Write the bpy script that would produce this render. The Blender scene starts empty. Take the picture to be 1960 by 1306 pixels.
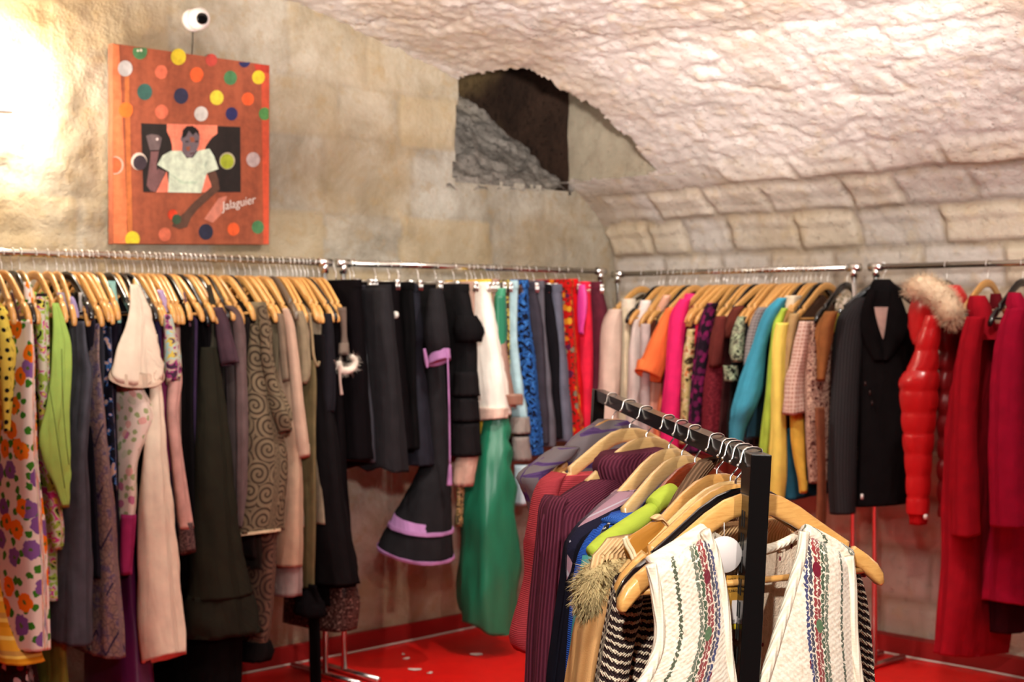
import bpy, bmesh, math, random
import numpy as np
from mathutils import Vector, noise, Matrix
random.seed(7); rng = np.random.RandomState(7)
COL = bpy.context.scene.collection
SC = bpy.context.scene
PI = math.pi

# ------------------------------------------------------------------ camera
# World axes: the painted end wall is the plane y=0, the long vaulted wall is x=0,
# the room lies at x<0, y<0.  Positions below were measured on the photograph
# (1960x1306) and turned into points of the room with this camera.
F = 2838.0; H = 1.55; PITCH = math.atan(45 / F)
_cp, _sp = math.cos(PITCH), math.sin(PITCH)
CAM = np.array([-6.02686, -5.47281, H])
RT = np.array([.71912295, -.69488285, 0.0]); FW0 = np.array([.69488285, .71912295, 0.0])
FW = FW0 * _cp + np.array([0, 0, -_sp]); UP = FW0 * _sp + np.array([0, 0, _cp])
def ray(x, y): return FW + RT * ((x - 980) / F) + UP * ((653 - y) / F)
def proj(p):
    d = np.asarray(p, float) - CAM; z = d @ FW
    return (980 + F * (d @ RT) / z, 653 - F * (d @ UP) / z, z)
def onplane(x, y, p0, n):
    r = ray(x, y); n = np.asarray(n, float)
    return CAM + r * (((np.asarray(p0, float) - CAM) @ n) / (r @ n))

cam = bpy.data.cameras.new('camera'); cam.sensor_width = 36; cam.lens = F / 1960 * 36
cam.clip_start = .05; cam.clip_end = 60
cam.dof.use_dof = True; cam.dof.focus_distance = 2.45; cam.dof.aperture_fstop = 7.5
co = bpy.data.objects.new('camera', cam); COL.objects.link(co)
M = Matrix((RT, UP, -FW)).transposed().to_4x4(); M.translation = Vector(CAM); co.matrix_world = M
SC.camera = co
SC.view_settings.view_transform = 'Standard'; SC.view_settings.look = 'None'
SC.view_settings.gamma = 1; SC.view_settings.use_curve_mapping = False
SC.view_settings.exposure = 0.0

# ------------------------------------------------------------------ objects
def mesh(name, verts, faces, mat=None, uvs=None, smooth=True, mats=None, midx=None):
    me = bpy.data.meshes.new(name)
    me.from_pydata([tuple(map(float, v)) for v in verts], [], faces)
    for m in (mats or ([mat] if mat else [])): me.materials.append(m)
    if midx is not None: me.polygons.foreach_set('material_index', midx)
    if uvs is not None:
        ul = me.uv_layers.new(name='UVMap')
        li = np.empty(len(me.loops), dtype=np.int32); me.loops.foreach_get('vertex_index', li)
        u = np.asarray(uvs, dtype=np.float32)[li].ravel(); ul.data.foreach_set('uv', u)
    if smooth: me.polygons.foreach_set('use_smooth', [True] * len(me.polygons))
    me.update(); return me
def put(name, me, parent=None, loc=(0, 0, 0), rotz=0, label=None, cat=None, group=None, kind=None):
    o = bpy.data.objects.new(name, me); COL.objects.link(o)
    o.location = loc; o.rotation_euler = (0, 0, rotz)
    if parent is not None: o.parent = parent
    if label: o['label'] = label
    if cat: o['category'] = cat
    if group: o['group'] = group
    if kind: o['kind'] = kind
    return o
def thing(name, label, cat, loc, rotz=0, group=None):
    return put(name, None, None, loc, rotz, label, cat, group)

class MB:                                   # collects simple shapes into one mesh
    def __init__(s): s.v = []; s.f = []; s.u = []
    def add(s, v, f, u=None):
        b = len(s.v); s.v += [tuple(map(float, q)) for q in v]
        s.f += [tuple(b + i for i in q) for q in f]
        s.u += [tuple(q) for q in u] if u is not None else [(q[0] + q[1], q[2]) for q in s.v[b:]]
        return s
    def box(s, c, d, R=None):
        v = []; R = np.eye(3) if R is None else np.asarray(R)
        for x in (-.5, .5):
            for y in (-.5, .5):
                for z in (-.5, .5): v.append(np.asarray(c) + R @ np.array([x * d[0], y * d[1], z * d[2]]))
        return s.add(v, [(0, 1, 3, 2), (4, 6, 7, 5), (0, 4, 5, 1), (2, 3, 7, 6), (0, 2, 6, 4), (1, 5, 7, 3)])
    def tube(s, pts, r, n=8, caps=True):
        P = [np.asarray(p, float) for p in pts]; m = len(P)
        rr = r if hasattr(r, '__len__') else [r] * m
        v = []; f = []; pn = None
        for i, p in enumerate(P):
            t = P[min(i + 1, m - 1)] - P[max(i - 1, 0)]; t /= np.linalg.norm(t) + 1e-12
            if pn is None:
                a = np.array([0, 0, 1.]) if abs(t[2]) < .9 else np.array([1., 0, 0]); pn = np.cross(t, a)
            pn = pn - t * (pn @ t); pn /= np.linalg.norm(pn); b = np.cross(t, pn)
            for k in range(n):
                q = 2 * PI * k / n; v.append(p + rr[i] * (pn * math.cos(q) + b * math.sin(q)))
        for i in range(m - 1):
            for k in range(n): f.append((i * n + k, i * n + (k + 1) % n, (i + 1) * n + (k + 1) % n, (i + 1) * n + k))
        if caps: f += [tuple(range(n))[::-1], tuple((m - 1) * n + k for k in range(n))]
        return s.add(v, f)
    def sphere(s, c, r, n=16, m=10, sc=(1, 1, 1)):
        v = []; f = []
        for i in range(m + 1):
            t = PI * i / m
            for k in range(n):
                q = 2 * PI * k / n
                v.append((c[0] + r * sc[0] * math.sin(t) * math.cos(q), c[1] + r * sc[1] * math.sin(t) * math.sin(q), c[2] + r * sc[2] * math.cos(t)))
        for i in range(m):
            for k in range(n): f.append((i * n + k, (i + 1) * n + k, (i + 1) * n + (k + 1) % n, i * n + (k + 1) % n))
        return s.add(v, f)
    def lathe(s, prof, c, axis, n=24):
        axis = np.asarray(axis, float) / np.linalg.norm(axis)
        a = np.array([0, 0, 1.]) if abs(axis[2]) < .9 else np.array([1., 0, 0]); p = np.cross(axis, a); p /= np.linalg.norm(p); b = np.cross(axis, p)
        v = []; f = []; m = len(prof)
        for (h, r) in prof:
            for k in range(n):
                q = 2 * PI * k / n; v.append(np.asarray(c) + axis * h + r * (p * math.cos(q) + b * math.sin(q)))
        for i in range(m - 1):
            for k in range(n): f.append((i * n + k, i * n + (k + 1) % n, (i + 1) * n + (k + 1) % n, (i + 1) * n + k))
        return s.add(v, f)
    def build(s, name, mat, smooth=True): return mesh(name, s.v, s.f, mat, s.u, smooth)

# ------------------------------------------------------------------ materials
def lin(c):
    return tuple((x / 255 / 12.92 if x / 255 <= .04045 else ((x / 255 + .055) / 1.055) ** 2.4) for x in c[:3]) + (1,)
class NT:
    def __init__(s, name):
        s.m = bpy.data.materials.new(name); s.m.use_nodes = True; s.t = s.m.node_tree
        s.b = s.t.nodes['Principled BSDF']; s.L = s.t.links.new
    def n(s, t, **k):
        q = s.t.nodes.new(t)
        for a, b in k.items(): setattr(q, a, b)
        return q
    def put(s, sock, v):
        if v is None: return
        if hasattr(v, 'is_output'): s.L(v, sock)
        else:
            if isinstance(v, tuple) and len(v) == 3 and sock.type == 'RGBA': v = lin(v)
            sock.default_value = v
    def uv(s): return s.n('ShaderNodeTexCoord').outputs['UV']
    def pos(s): return s.n('ShaderNodeTexCoord').outputs['Object']
    def math(s, op, a, b=None, c=None):
        q = s.n('ShaderNodeMath', operation=op); s.put(q.inputs[0], a)
        if b is not None: s.put(q.inputs[1], b)
        if c is not None: s.put(q.inputs[2], c)
        return q.outputs[0]
    def xyz(s, v):
        q = s.n('ShaderNodeSeparateXYZ'); s.L(v, q.inputs[0]); return q.outputs
    def comb(s, x=0., y=0., z=0.):
        q = s.n('ShaderNodeCombineXYZ')
        for i, a in enumerate((x, y, z)): s.put(q.inputs[i], a)
        return q.outputs[0]
    def mapv(s, v, scale=(1, 1, 1), loc=(0, 0, 0), rot=(0, 0, 0)):
        q = s.n('ShaderNodeMapping'); s.L(v, q.inputs[0]); q.inputs['Scale'].default_value = scale
        q.inputs['Location'].default_value = loc; q.inputs['Rotation'].default_value = rot; return q.outputs[0]
    def noise(s, v, scale=5., detail=2., rough=.5, dist=0., out=0):
        q = s.n('ShaderNodeTexNoise'); s.L(v, q.inputs['Vector']); q.inputs['Scale'].default_value = scale
        q.inputs['Detail'].default_value = detail; q.inputs['Roughness'].default_value = rough; q.inputs['Distortion'].default_value = dist
        return q.outputs[out]
    def voro(s, v, scale=5., feature='F1', out='Distance', rand=1., dim='3D'):
        q = s.n('ShaderNodeTexVoronoi', feature=feature, voronoi_dimensions=dim); s.L(v, q.inputs['Vector'])
        q.inputs['Scale'].default_value = scale; q.inputs['Randomness'].default_value = rand
        return q.outputs[out]
    def ramp(s, f, stops, interp='LINEAR'):
        q = s.n('ShaderNodeValToRGB'); cr = q.color_ramp; cr.interpolation = interp; s.L(f, q.inputs[0])
        while len(cr.elements) < len(stops): cr.elements.new(.5)
        for e, (p, c) in zip(cr.elements, stops):
            e.position = p; e.color = lin(c) if isinstance(c, tuple) else (c, c, c, 1)
        return q.outputs[0]
    def mix(s, f, a, b, mode='MIX'):
        q = s.n('ShaderNodeMix', data_type='RGBA', blend_type=mode); s.put(q.inputs[0], f)
        s.put(q.inputs[6], a); s.put(q.inputs[7], b); return q.outputs[2]
    def bump(s, h, strength=.3, dist=.01, prev=None):
        q = s.n('ShaderNodeBump'); q.inputs['Strength'].default_value = strength; q.inputs['Distance'].default_value = dist
        s.L(h, q.inputs['Height'])
        if prev is not None: s.L(prev, q.inputs['Normal'])
        return q.outputs[0]
    def out(s, col, rough=.85, bump=None, metal=0., sheen=0., spec=.5, coat=0., subs=0):
        s.put(s.b.inputs['Base Color'], col); s.put(s.b.inputs['Roughness'], rough); s.put(s.b.inputs['Metallic'], metal)
        s.b.inputs['Specular IOR Level'].default_value = spec
        if sheen: s.b.inputs['Sheen Weight'].default_value = sheen; s.b.inputs['Sheen Roughness'].default_value = .5
        if coat: s.b.inputs['Coat Weight'].default_value = coat; s.b.inputs['Coat Roughness'].default_value = .08
        if bump is not None: s.L(bump, s.b.inputs['Normal'])
        return s.m

_mc = {}
def cloth(c, rough=.88, var=.12, weave=500, bumpk=.25, sheen=.0, spec=.07):
    """plain woven or knitted cloth of one colour"""
    k = ('cloth', c, rough, weave)
    if k in _mc: return _mc[k]
    t = NT('cloth'); v = t.uv()
    n1 = t.noise(v, 14, 3); d = tuple(max(0, int(x * (1 - var))) for x in c); l = tuple(min(255, int(x * (1 + var * .6))) for x in c)
    col = t.ramp(n1, [(.3, d), (.7, l)])
    w = t.noise(t.mapv(v, (1, 1.6, 1)), weave, 1)
    wr = t.bump(t.noise(t.mapv(v, (1, .28, 1)), 13, 2, .5, .6), .55, .022)
    _mc[k] = t.out(col, rough, t.bump(w, bumpk, .002, wr), sheen=sheen, spec=min(spec, .015 + max(c) / 1500)); return _mc[k]
def satin(c, rough=.38):
    k = ('satin', c, rough)
    if k in _mc: return _mc[k]
    t = NT('satin'); v = t.uv(); n = t.noise(t.mapv(v, (1, .25, 1)), 18, 3)
    col = t.ramp(n, [(.3, tuple(int(x * .85) for x in c)), (.7, c)])
    _mc[k] = t.out(col, rough, t.bump(n, .25, .01), spec=.5); return _mc[k]
def knit(c, ribs=90, c2=None, horiz=0, bumpk=.6, dist=.004):
    """ribbed knit: fine raised ribs along the cloth"""
    k = ('knit', c, ribs, c2, horiz)
    if k in _mc: return _mc[k]
    t = NT('ribbed_knit'); v = t.uv(); x = t.xyz(v)
    f = x[1] if horiz else x[0]
    w = t.math('SINE', t.math('MULTIPLY', f, ribs * 2 * PI)); w = t.math('MULTIPLY_ADD', w, .5, .5)
    st = t.noise(v, 420, 1)
    col = t.mix(w, c2 or tuple(int(q * .62) for q in c), c)
    col = t.mix(t.math('MULTIPLY', t.noise(v, 25, 2), .25), col, tuple(min(255, int(q * 1.2)) for q in c))
    b = t.bump(w, bumpk, dist); b = t.bump(st, .3, .002, b)
    _mc[k] = t.out(col, .92, b, spec=.08); return _mc[k]
def dots(base, dot, scale=28, r=.22, rand=.35):
    t = NT('polka_dots'); v = t.uv(); d = t.voro(t.mapv(v, (1, 1, 0)), scale, rand=rand, dim='2D')
    f = t.math('LESS_THAN', d, r); n = t.noise(v, 10, 2)
    return t.out(t.mix(f, t.ramp(n, [(.3, tuple(int(q * .88) for q in base)), (.7, base)]), dot), .85, spec=.08)
def floral(base, cols, scale=22, r=.38, scale2=40, leaf=(60, 120, 40), centre=None, seed=0., warp=.012):
    """scattered flowers in several colours with leaves between, on a plain ground"""
    t = NT('floral_print'); v = t.mapv(t.uv(), (1, 1, 0), (seed, seed * 1.7, 0))
    nz = t.n('ShaderNodeVectorMath', operation='SCALE'); t.L(t.noise(v, 55, 1, out=1), nz.inputs[0]); nz.inputs['Scale'].default_value = warp
    av = t.n('ShaderNodeVectorMath', operation='ADD'); t.L(v, av.inputs[0]); t.L(nz.outputs[0], av.inputs[1]); w = av.outputs[0]
    d = t.voro(w, scale, dim='2D'); cc = t.voro(w, scale, out='Color', dim='2D'); d2 = t.voro(w, scale2, dim='2D', rand=.9)
    pick = t.xyz(cc)[0]; keep = t.math('LESS_THAN', t.xyz(cc)[1], .82)
    k = len(cols); fc = t.ramp(pick, [(i / k, c) for i, c in enumerate(cols)], 'CONSTANT')
    fl = t.math('MULTIPLY', t.math('LESS_THAN', d, r), keep)
    lf = t.math('LESS_THAN', d2, .26)
    col = t.mix(lf, base, leaf); col = t.mix(fl, col, fc)
    if centre: col = t.mix(t.math('MULTIPLY', t.math('LESS_THAN', d, r * .22), keep), col, centre)
    return t.out(col, .85, spec=.08)
def blotch(stops, scale=20, detail=2, rough=.8, stretch=(1, 1, 1), dist=.6, interp='CONSTANT', seed=0., spec=.25):
    """irregular printed patches: a noise cut into flat colours"""
    t = NT('printed_patches'); v = t.mapv(t.uv(), stretch, (seed, seed, 0)); n = t.noise(v, scale, detail, .55, dist)
    return t.out(t.ramp(n, stops, interp), rough, spec=.1)
def stripes(stops, period, axis=1, rough=.85, wob=0.):
    t = NT('striped_cloth'); v = t.uv(); x = t.xyz(v)[axis]
    if wob: x = t.math('ADD', x, t.math('MULTIPLY', t.noise(v, 12, 1), wob))
    f = t.math('FRACT', t.math('DIVIDE', x, period))
    return t.out(t.ramp(f, stops, 'CONSTANT'), rough, spec=.08)
def spirals(c1, c2, scale=11, k=26):
    t = NT('spiral_print'); v = t.mapv(t.uv(), (1, 1, 0)); d = t.voro(v, scale, dim='2D', rand=.75)
    p = t.voro(v, scale, out='Position', dim='2D', rand=.75)
    sv = t.n('ShaderNodeVectorMath', operation='SUBTRACT'); t.L(v, sv.inputs[0]); t.L(p, sv.inputs[1])
    # position output is in scaled space only for some versions, so use the angle of the offset
    q = t.xyz(sv.outputs[0]); ang = t.math('ARCTAN2', q[1], q[0])
    w = t.math('SINE', t.math('ADD', t.math('MULTIPLY', d, k), ang))
    f = t.math('GREATER_THAN', w, .35); n = t.noise(v, 12, 2)
    return t.out(t.mix(f, t.ramp(n, [(.3, tuple(int(a * .85) for a in c1)), (.7, c1)]), c2), .85, spec=.08)
def snake(c1, c2, c3, scale=60):
    t = NT('snakeskin_print'); v = t.mapv(t.uv(), (1, 1, 0)); e = t.voro(t.mapv(v, (1, .8, 0)), scale, feature='DISTANCE_TO_EDGE', dim='2D')
    n = t.noise(v, 20, 4, .65); big = t.ramp(n, [(.42, c2), (.5, c1), (.66, tuple(int(a * .8) for a in c1))])
    x = t.xyz(v); tri = t.math('PINGPONG', x[0], .05); zz = t.math('FRACT', t.math('DIVIDE', t.math('ADD', x[1], t.math('MULTIPLY', tri, 1.6)), .19))
    col = t.mix(t.math('MULTIPLY', t.math('LESS_THAN', e, .07), .55), big, c3); col = t.mix(t.math('MULTIPLY', t.math('LESS_THAN', zz, .07), t.math('GREATER_THAN', t.noise(v, 9, 1), .47)), col, c3)
    return t.out(col, .6, spec=.3)
def plaid(base, a, b, period=.05, wa=.12, wb=.08):
    t = NT('checked_cloth'); v = t.uv(); x = t.xyz(v)
    fx = t.math('LESS_THAN', t.math('FRACT', t.math('DIVIDE', x[0], period)), wa); fy = t.math('LESS_THAN', t.math('FRACT', t.math('DIVIDE', x[1], period)), wa)
    gx = t.math('LESS_THAN', t.math('FRACT', t.math('DIVIDE', x[0], period * .43)), wb); gy = t.math('LESS_THAN', t.math('FRACT', t.math('DIVIDE', x[1], period * .43)), wb)
    col = t.mix(t.math('MAXIMUM', gx, gy), base, b); col = t.mix(t.math('MAXIMUM', fx, fy), col, a)
    return t.out(col, .88, spec=.08)
def diamonds(base, dia, line, px=.085, py=.12):
    """argyle: diamonds crossed by thin pale lines"""
    t = NT('argyle_knit'); v = t.uv(); x = t.xyz(v)
    a = t.math('PINGPONG', t.math('DIVIDE', x[0], px), 1.); b = t.math('PINGPONG', t.math('DIVIDE', x[1], py), 1.)
    s = t.math('ADD', a, b); dm = t.math('LESS_THAN', s, .72)
    l = t.math('LESS_THAN', t.math('ABSOLUTE', t.math('SUBTRACT', t.math('FRACT', t.math('ADD', t.math('MULTIPLY', s, .5), .25)), .5)), .018)
    l2 = t.math('LESS_THAN', t.math('ABSOLUTE', t.math('SUBTRACT', t.math('FRACT', t.math('MULTIPLY', t.math('SUBTRACT', a, b), .5)), .5)), .018)
    col = t.mix(dm, base, dia); col = t.mix(t.math('MAXIMUM', l, l2), col, line)
    w = t.noise(v, 350, 1)
    return t.out(col, .92, t.bump(w, .4, .002), spec=.08)
def zigzag(c1, c2, period=.0145, amp=.0022, xp=.012, big=.014):
    """knitted rows of two yarns; a chevron at stitch scale and slow waves across the cloth"""
    t = NT('zigzag_knit'); v = t.uv(); x = t.xyz(v)
    tri = t.math('PINGPONG', x[0], xp * .5)
    tri2 = t.math('SUBTRACT', t.math('PINGPONG', t.math('ADD', x[0], .012), .06), .03)
    y = t.math('ADD', x[1], t.math('ADD', t.math('MULTIPLY', tri, amp / xp * 2), t.math('MULTIPLY', tri2, big / .05)))
    y = t.math('ADD', y, t.math('MULTIPLY', t.noise(v, 16, 1), .012))
    w = t.math('SINE', t.math('MULTIPLY', y, 2 * PI / period))
    st = t.math('MULTIPLY', t.math('SINE', t.math('MULTIPLY', x[0], 2 * PI / .0055)), t.math('SINE', t.math('MULTIPLY', x[1], 2 * PI / .006)))
    f = t.math('GREATER_THAN', t.math('ADD', w, t.math('MULTIPLY', st, .45)), .22)
    b = t.bump(t.math('ADD', w, t.math('MULTIPLY', st, .6)), .7, .004)
    return t.out(t.mix(f, c1, c2), .92, b, spec=.08)
def metal(c, rough=.15):
    t = NT('metal'); return t.out(c, rough, metal=1.)
def plain(name, c, rough=.5, spec=.5, coat=0., bump=0., bscale=60):
    t = NT(name); b = None
    if bump: b = t.bump(t.noise(t.pos(), bscale, 2), bump, .003)
    return t.out(c, rough, b, spec=spec, coat=coat)
def wood(c1, c2, rough=.32):
    t = NT('varnished_wood'); v = t.pos(); n = t.noise(t.mapv(v, (5, 40, 40)), 6, 4, .6, .8)
    i = t.n('ShaderNodeObjectInfo').outputs['Random']
    col = t.ramp(n, [(.35, c2), (.6, c1)]); col = t.mix(t.math('MULTIPLY', i, .35), col, tuple(int(q * .8) for q in c2))
    return t.out(col, rough, t.bump(n, .08, .002), spec=.5, coat=.3)
# ------------------------------------------------------------------ the vaulted cellar
PROF = [(-.05, 0), (-.05, 1.80), (-.04, 1.88), (0, 1.99), (.11, 2.12), (.35, 2.28), (.66, 2.49), (1.1, 2.72), (1.37, 2.80), (1.69, 2.88), (2.1, 2.96), (2.6, 3.02), (3.2, 3.05),
        (3.8, 3.02), (4.3, 2.96), (4.71, 2.88), (5.03, 2.80), (5.3, 2.72), (5.74, 2.49), (6.05, 2.28), (6.29, 2.12), (6.4, 1.99), (6.44, 1.88), (6.45, 1.80), (6.45, 0)]
_ps = np.array(PROF); _al = np.concatenate([[0], np.cumsum(np.hypot(*np.diff(_ps, axis=0).T))])
def arc(a):                                   # arc length from the floor up -> (s, z)
    return np.interp(a, _al, _ps[:, 0]), np.interp(a, _al, _ps[:, 1])
def vz(s): return np.interp(s, _ps[1:-1, 0], _ps[1:-1, 1])
def fb(x, y, z, s, o=4, h=.9): return noise.fractal(Vector((x * s, y * s, z * s)), h, 2.0, o)

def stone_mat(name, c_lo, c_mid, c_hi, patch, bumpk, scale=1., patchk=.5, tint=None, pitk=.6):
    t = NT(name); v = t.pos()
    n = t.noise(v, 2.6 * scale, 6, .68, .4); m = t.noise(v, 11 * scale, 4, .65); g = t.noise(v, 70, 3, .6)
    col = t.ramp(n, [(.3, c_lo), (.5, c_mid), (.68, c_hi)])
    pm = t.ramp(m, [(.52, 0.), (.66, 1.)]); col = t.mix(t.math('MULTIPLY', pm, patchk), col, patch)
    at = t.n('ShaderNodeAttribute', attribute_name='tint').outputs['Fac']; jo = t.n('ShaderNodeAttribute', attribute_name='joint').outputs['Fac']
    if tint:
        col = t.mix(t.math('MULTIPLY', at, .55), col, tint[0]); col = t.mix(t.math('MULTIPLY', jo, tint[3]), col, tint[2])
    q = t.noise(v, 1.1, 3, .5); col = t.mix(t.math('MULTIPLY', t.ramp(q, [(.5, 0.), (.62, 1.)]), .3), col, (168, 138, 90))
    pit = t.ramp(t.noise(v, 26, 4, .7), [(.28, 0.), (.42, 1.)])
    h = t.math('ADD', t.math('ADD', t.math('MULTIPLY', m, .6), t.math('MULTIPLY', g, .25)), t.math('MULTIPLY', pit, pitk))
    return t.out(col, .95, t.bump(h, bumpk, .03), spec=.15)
M_vault = stone_mat('rough_vault_stone', (174, 165, 156), (197, 188, 180), (208, 199, 191), (192, 172, 144), .55, tint=((206, 186, 152), 0, (128, 108, 86), .5))
M_ashlar = stone_mat('pale_limestone', (118, 108, 92), (160, 152, 138), (186, 180, 168), (150, 128, 96), .55, 1.1, pitk=.1, tint=((176, 152, 110), 0, (122, 112, 96), .3))
M_shade = stone_mat('shade_dark_stone', (38, 26, 20), (52, 36, 27), (62, 44, 34), (40, 28, 22), .8)  # shade deep in the shaft, painted as a dark stone colour
M_rub = stone_mat('grey_rubble', (108, 100, 92), (140, 131, 122), (160, 150, 140), (92, 84, 76), 1., 2.)
M_cheek = stone_mat('grey_plaster', (142, 130, 112), (154, 142, 122), (160, 148, 128), (134, 120, 102), .4)

# stone courses of the long wall: (z low, z high, joints along y)
COURSES = [(1.685, 1.875, [0, -.36, -.74, -1.05, -1.42, -1.9, -2.3, -2.8, -3.4]),
           (1.88, 2.055, [0, -.31, -.555, -.83, -1.24, -1.58, -2.03, -2.6, -3.1, -3.6]),
           (2.06, 2.195, [-.12, -.45, -.81, -1.15, -1.61, -1.88, -2.25, -2.78, -3.3, -3.8]),
           (2.20, 2.31, [-1.0, -1.42, -1.83, -2.2, -2.72, -3.2, -3.7])]
for i in range(7):
    js = [0.]
    while js[-1] > -4: js.append(js[-1] - random.uniform(.25, .5))
    COURSES.append((.0 + i * .24, .235 + i * .24, js))
SD = [0, 0]
def stone_disp(z, y, a):
    SD[:] = [0, 0]
    wy = y + .02 * noise.noise(Vector((y * 7, z * 7, 1.3))); wz = z + .013 * noise.noise(Vector((y * 6, z * 6, 7.7)))
    for ci, (lo, hi, js) in enumerate(COURSES):
        if lo - .003 <= wz < hi + .003:
            for k in range(len(js) - 1):
                if js[k] >= wy > js[k + 1]:
                    d = min(js[k] - wy, wy - js[k + 1], (wz - lo), (hi - wz)); d = max(d, 0)
                    r = noise.random_unit_vector if 0 else None
                    hsh = math.sin(ci * 12.9898 + k * 78.233) * 43758.5453; hsh -= math.floor(hsh)
                    e = min(1, d / .03); e = e * e * (3 - 2 * e)
                    SD[:] = [hsh, 1 - e]; return (.012 + .02 * hsh) * e + .006 * e * (hsh - .5)
            SD[:] = [0, 1]; return .006
    return 0.
ya = np.concatenate([np.arange(.06, -3.4, -.0155), np.arange(-3.4, -8.05, -.2), [-8.05]])
aa = np.concatenate([np.arange(0, 1.6, .04), np.arange(1.6, 5.0, .0155), np.arange(5.0, _al[-1], .16), [_al[-1]]])
S, Z = arc(aa)
dS = np.gradient(S, aa); dZ = np.gradient(Z, aa); nl = np.hypot(dS, dZ); NX, NZ = dZ / nl, -dS / nl      # inward normal in (s,z)
V = np.empty((len(aa), len(ya), 3)); VT = np.zeros((len(aa), len(ya), 2))
for i, a in enumerate(aa):
    fine = a < 5.1
    z = Z[i]
    for j, y in enumerate(ya):
        d = 0.
        if fine and y > -3.5:
            st = 1.0 if z < 2.2 else max(0., 1 - (z - 2.2) / .12)
            rub = 1 - st
            p = (S[i], y, z)
            d = .010 * fb(p[0] * .8, p[1] * .6, p[2], 3., 3)
            if st > 0: d += st * (stone_disp(z, y, a) + .005 * fb(*p, 14., 3)); VT[i, j] = (SD[0] * st, SD[1] * st)
            if rub > 0:
                r1 = fb(p[0] * 1.2, p[1] * .45, p[2] * 1.2, 5.5, 5, .7); r2 = abs(fb(p[0], p[1] * .5, p[2], 3.1, 3, .8))
                d += rub * (.0045 * r1 - .012 * max(0, .12 - r2) / .12 + .005 * fb(*p, 16., 3) + .006 * fb(p[0], p[1] * .7, p[2], 34., 3, .4))
        V[i, j] = (-(S[i] + NX[i] * d), y, z + NZ[i] * d)
nj = len(ya); vi = lambda i, j: i * nj + j
wf = []; cf = []
for i in range(len(aa) - 1):
    for j in range(nj - 1):
        c = (V[i, j] + V[i + 1, j + 1]) / 2
        w = .035 * noise.noise(Vector((c[0] * 9, c[1] * 9, c[2] * 4))) + .02 * noise.noise(Vector((c[0] * 27, c[1] * 27, 3)))
        if c[2] > 2.2 and -1.13 < c[0] < -.338 + w * .3 and c[1] > -.64 + w - max(0, -.75 - c[0]) * -.45: continue      # the air shaft
        q = (vi(i, j), vi(i + 1, j), vi(i + 1, j + 1), vi(i, j + 1))
        if c[0] < -3.2 and c[2] < 2.0: continue
        (wf if (c[2] < 2.2 and c[0] > -3) else cf).append(q)
def attrs(me, A):
    for k, nm in enumerate(('tint', 'joint')): me.attributes.new(nm, 'FLOAT', 'POINT').data.foreach_set('value', np.ascontiguousarray(A[:, k], dtype=np.float32))
def sub(name, faces, mat, **k):
    used = sorted({a for f in faces for a in f}); mp = {a: b for b, a in enumerate(used)}; VV = V.reshape(-1, 3)
    me = mesh(name, VV[used], [tuple(mp[a] for a in f) for f in faces], mat); attrs(me, VT.reshape(-1, 2)[used]); return put(name, me, kind='structure')
sub('wall_right', wf, M_vault); sub('ceiling', cf, M_vault)

# end wall with its opening into the shaft
xs = np.concatenate([np.arange(.07, -4.3, -.02), np.arange(-4.3, -6.5, -.25), [-6.5]]); zs = np.concatenate([np.arange(0, 1.6, .05), np.arange(1.6, 3.2, .02)])
W = np.empty((len(zs), len(xs), 3)); WT = np.zeros((len(zs), len(xs), 2))
bc = [(.0, .3), (.3, .58), (.58, .9), (.9, 1.2), (1.2, 1.52), (1.52, 1.77), (1.77, 2.03), (2.03, 2.37), (2.37, 2.62), (2.62, 3.1)]
bj = []
for r in range(len(bc)):
    js = [.1 - random.random() * .2]
    while js[-1] > -7: js.append(js[-1] - random.uniform(.32, .62))
    bj.append(js)
for i, z in enumerate(zs):
    for j, x in enumerate(xs):
        d = 0
        if x > -4.4:
            wx = x + .03 * noise.noise(Vector((x * 6, z * 6, 2))); wz = z + .022 * noise.noise(Vector((x * 4, z * 4, 5)))
            for r, (lo, hi) in enumerate(bc):
                if lo <= wz < hi:
                    js = bj[r]
                    for k in range(len(js) - 1):
                        if js[k] >= wx > js[k + 1]:
                            e = min(1, min(js[k] - wx, wx - js[k + 1], wz - lo, hi - wz) / .014)
                            hs = math.sin(r * 91.7 + k * 37.1) * 4375.85; hs -= math.floor(hs); d = (.004 + .005 * hs) * e; WT[i, j] = (hs * hs, 1 - e); break
                    break
            rough = .004 + .010 * min(1, max(0, (-2.7 - x) / .5))
            d += rough * fb(x, z, 1, 7., 4) + .008 * fb(x, z, 4, 1.6, 2)
            d += .022 * math.exp(-(((x + 1.47) / .085) ** 2 + ((z - 2.0) / .055) ** 2)) * (1 + .5 * noise.noise(Vector((x * 30, z * 30, 0))))
        W[i, j] = (x, -d, z)
fs = []; nx = len(xs)
for i in range(len(zs) - 1):
    for j in range(nx - 1):
        c = (W[i, j] + W[i + 1, j + 1]) / 2
        if c[2] > vz(-c[0]) + .09: continue
        if -1.115 + .012 * noise.noise(Vector((0, 0, c[2] * 12))) - (2.7 - c[2]) * .06 < c[0] < -.30 and c[2] > 2.225 + .035 * noise.noise(Vector((c[0] * 8, 0, 3))) + .02 * noise.noise(Vector((c[0] * 24, 0, 9))): continue
        fs.append((i * nx + j, i * nx + j + 1, (i + 1) * nx + j + 1, (i + 1) * nx + j))
me = mesh('wall_back', W.reshape(-1, 3), fs, M_ashlar); attrs(me, WT.reshape(-1, 2)); put('wall_back', me, kind='structure')
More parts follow.
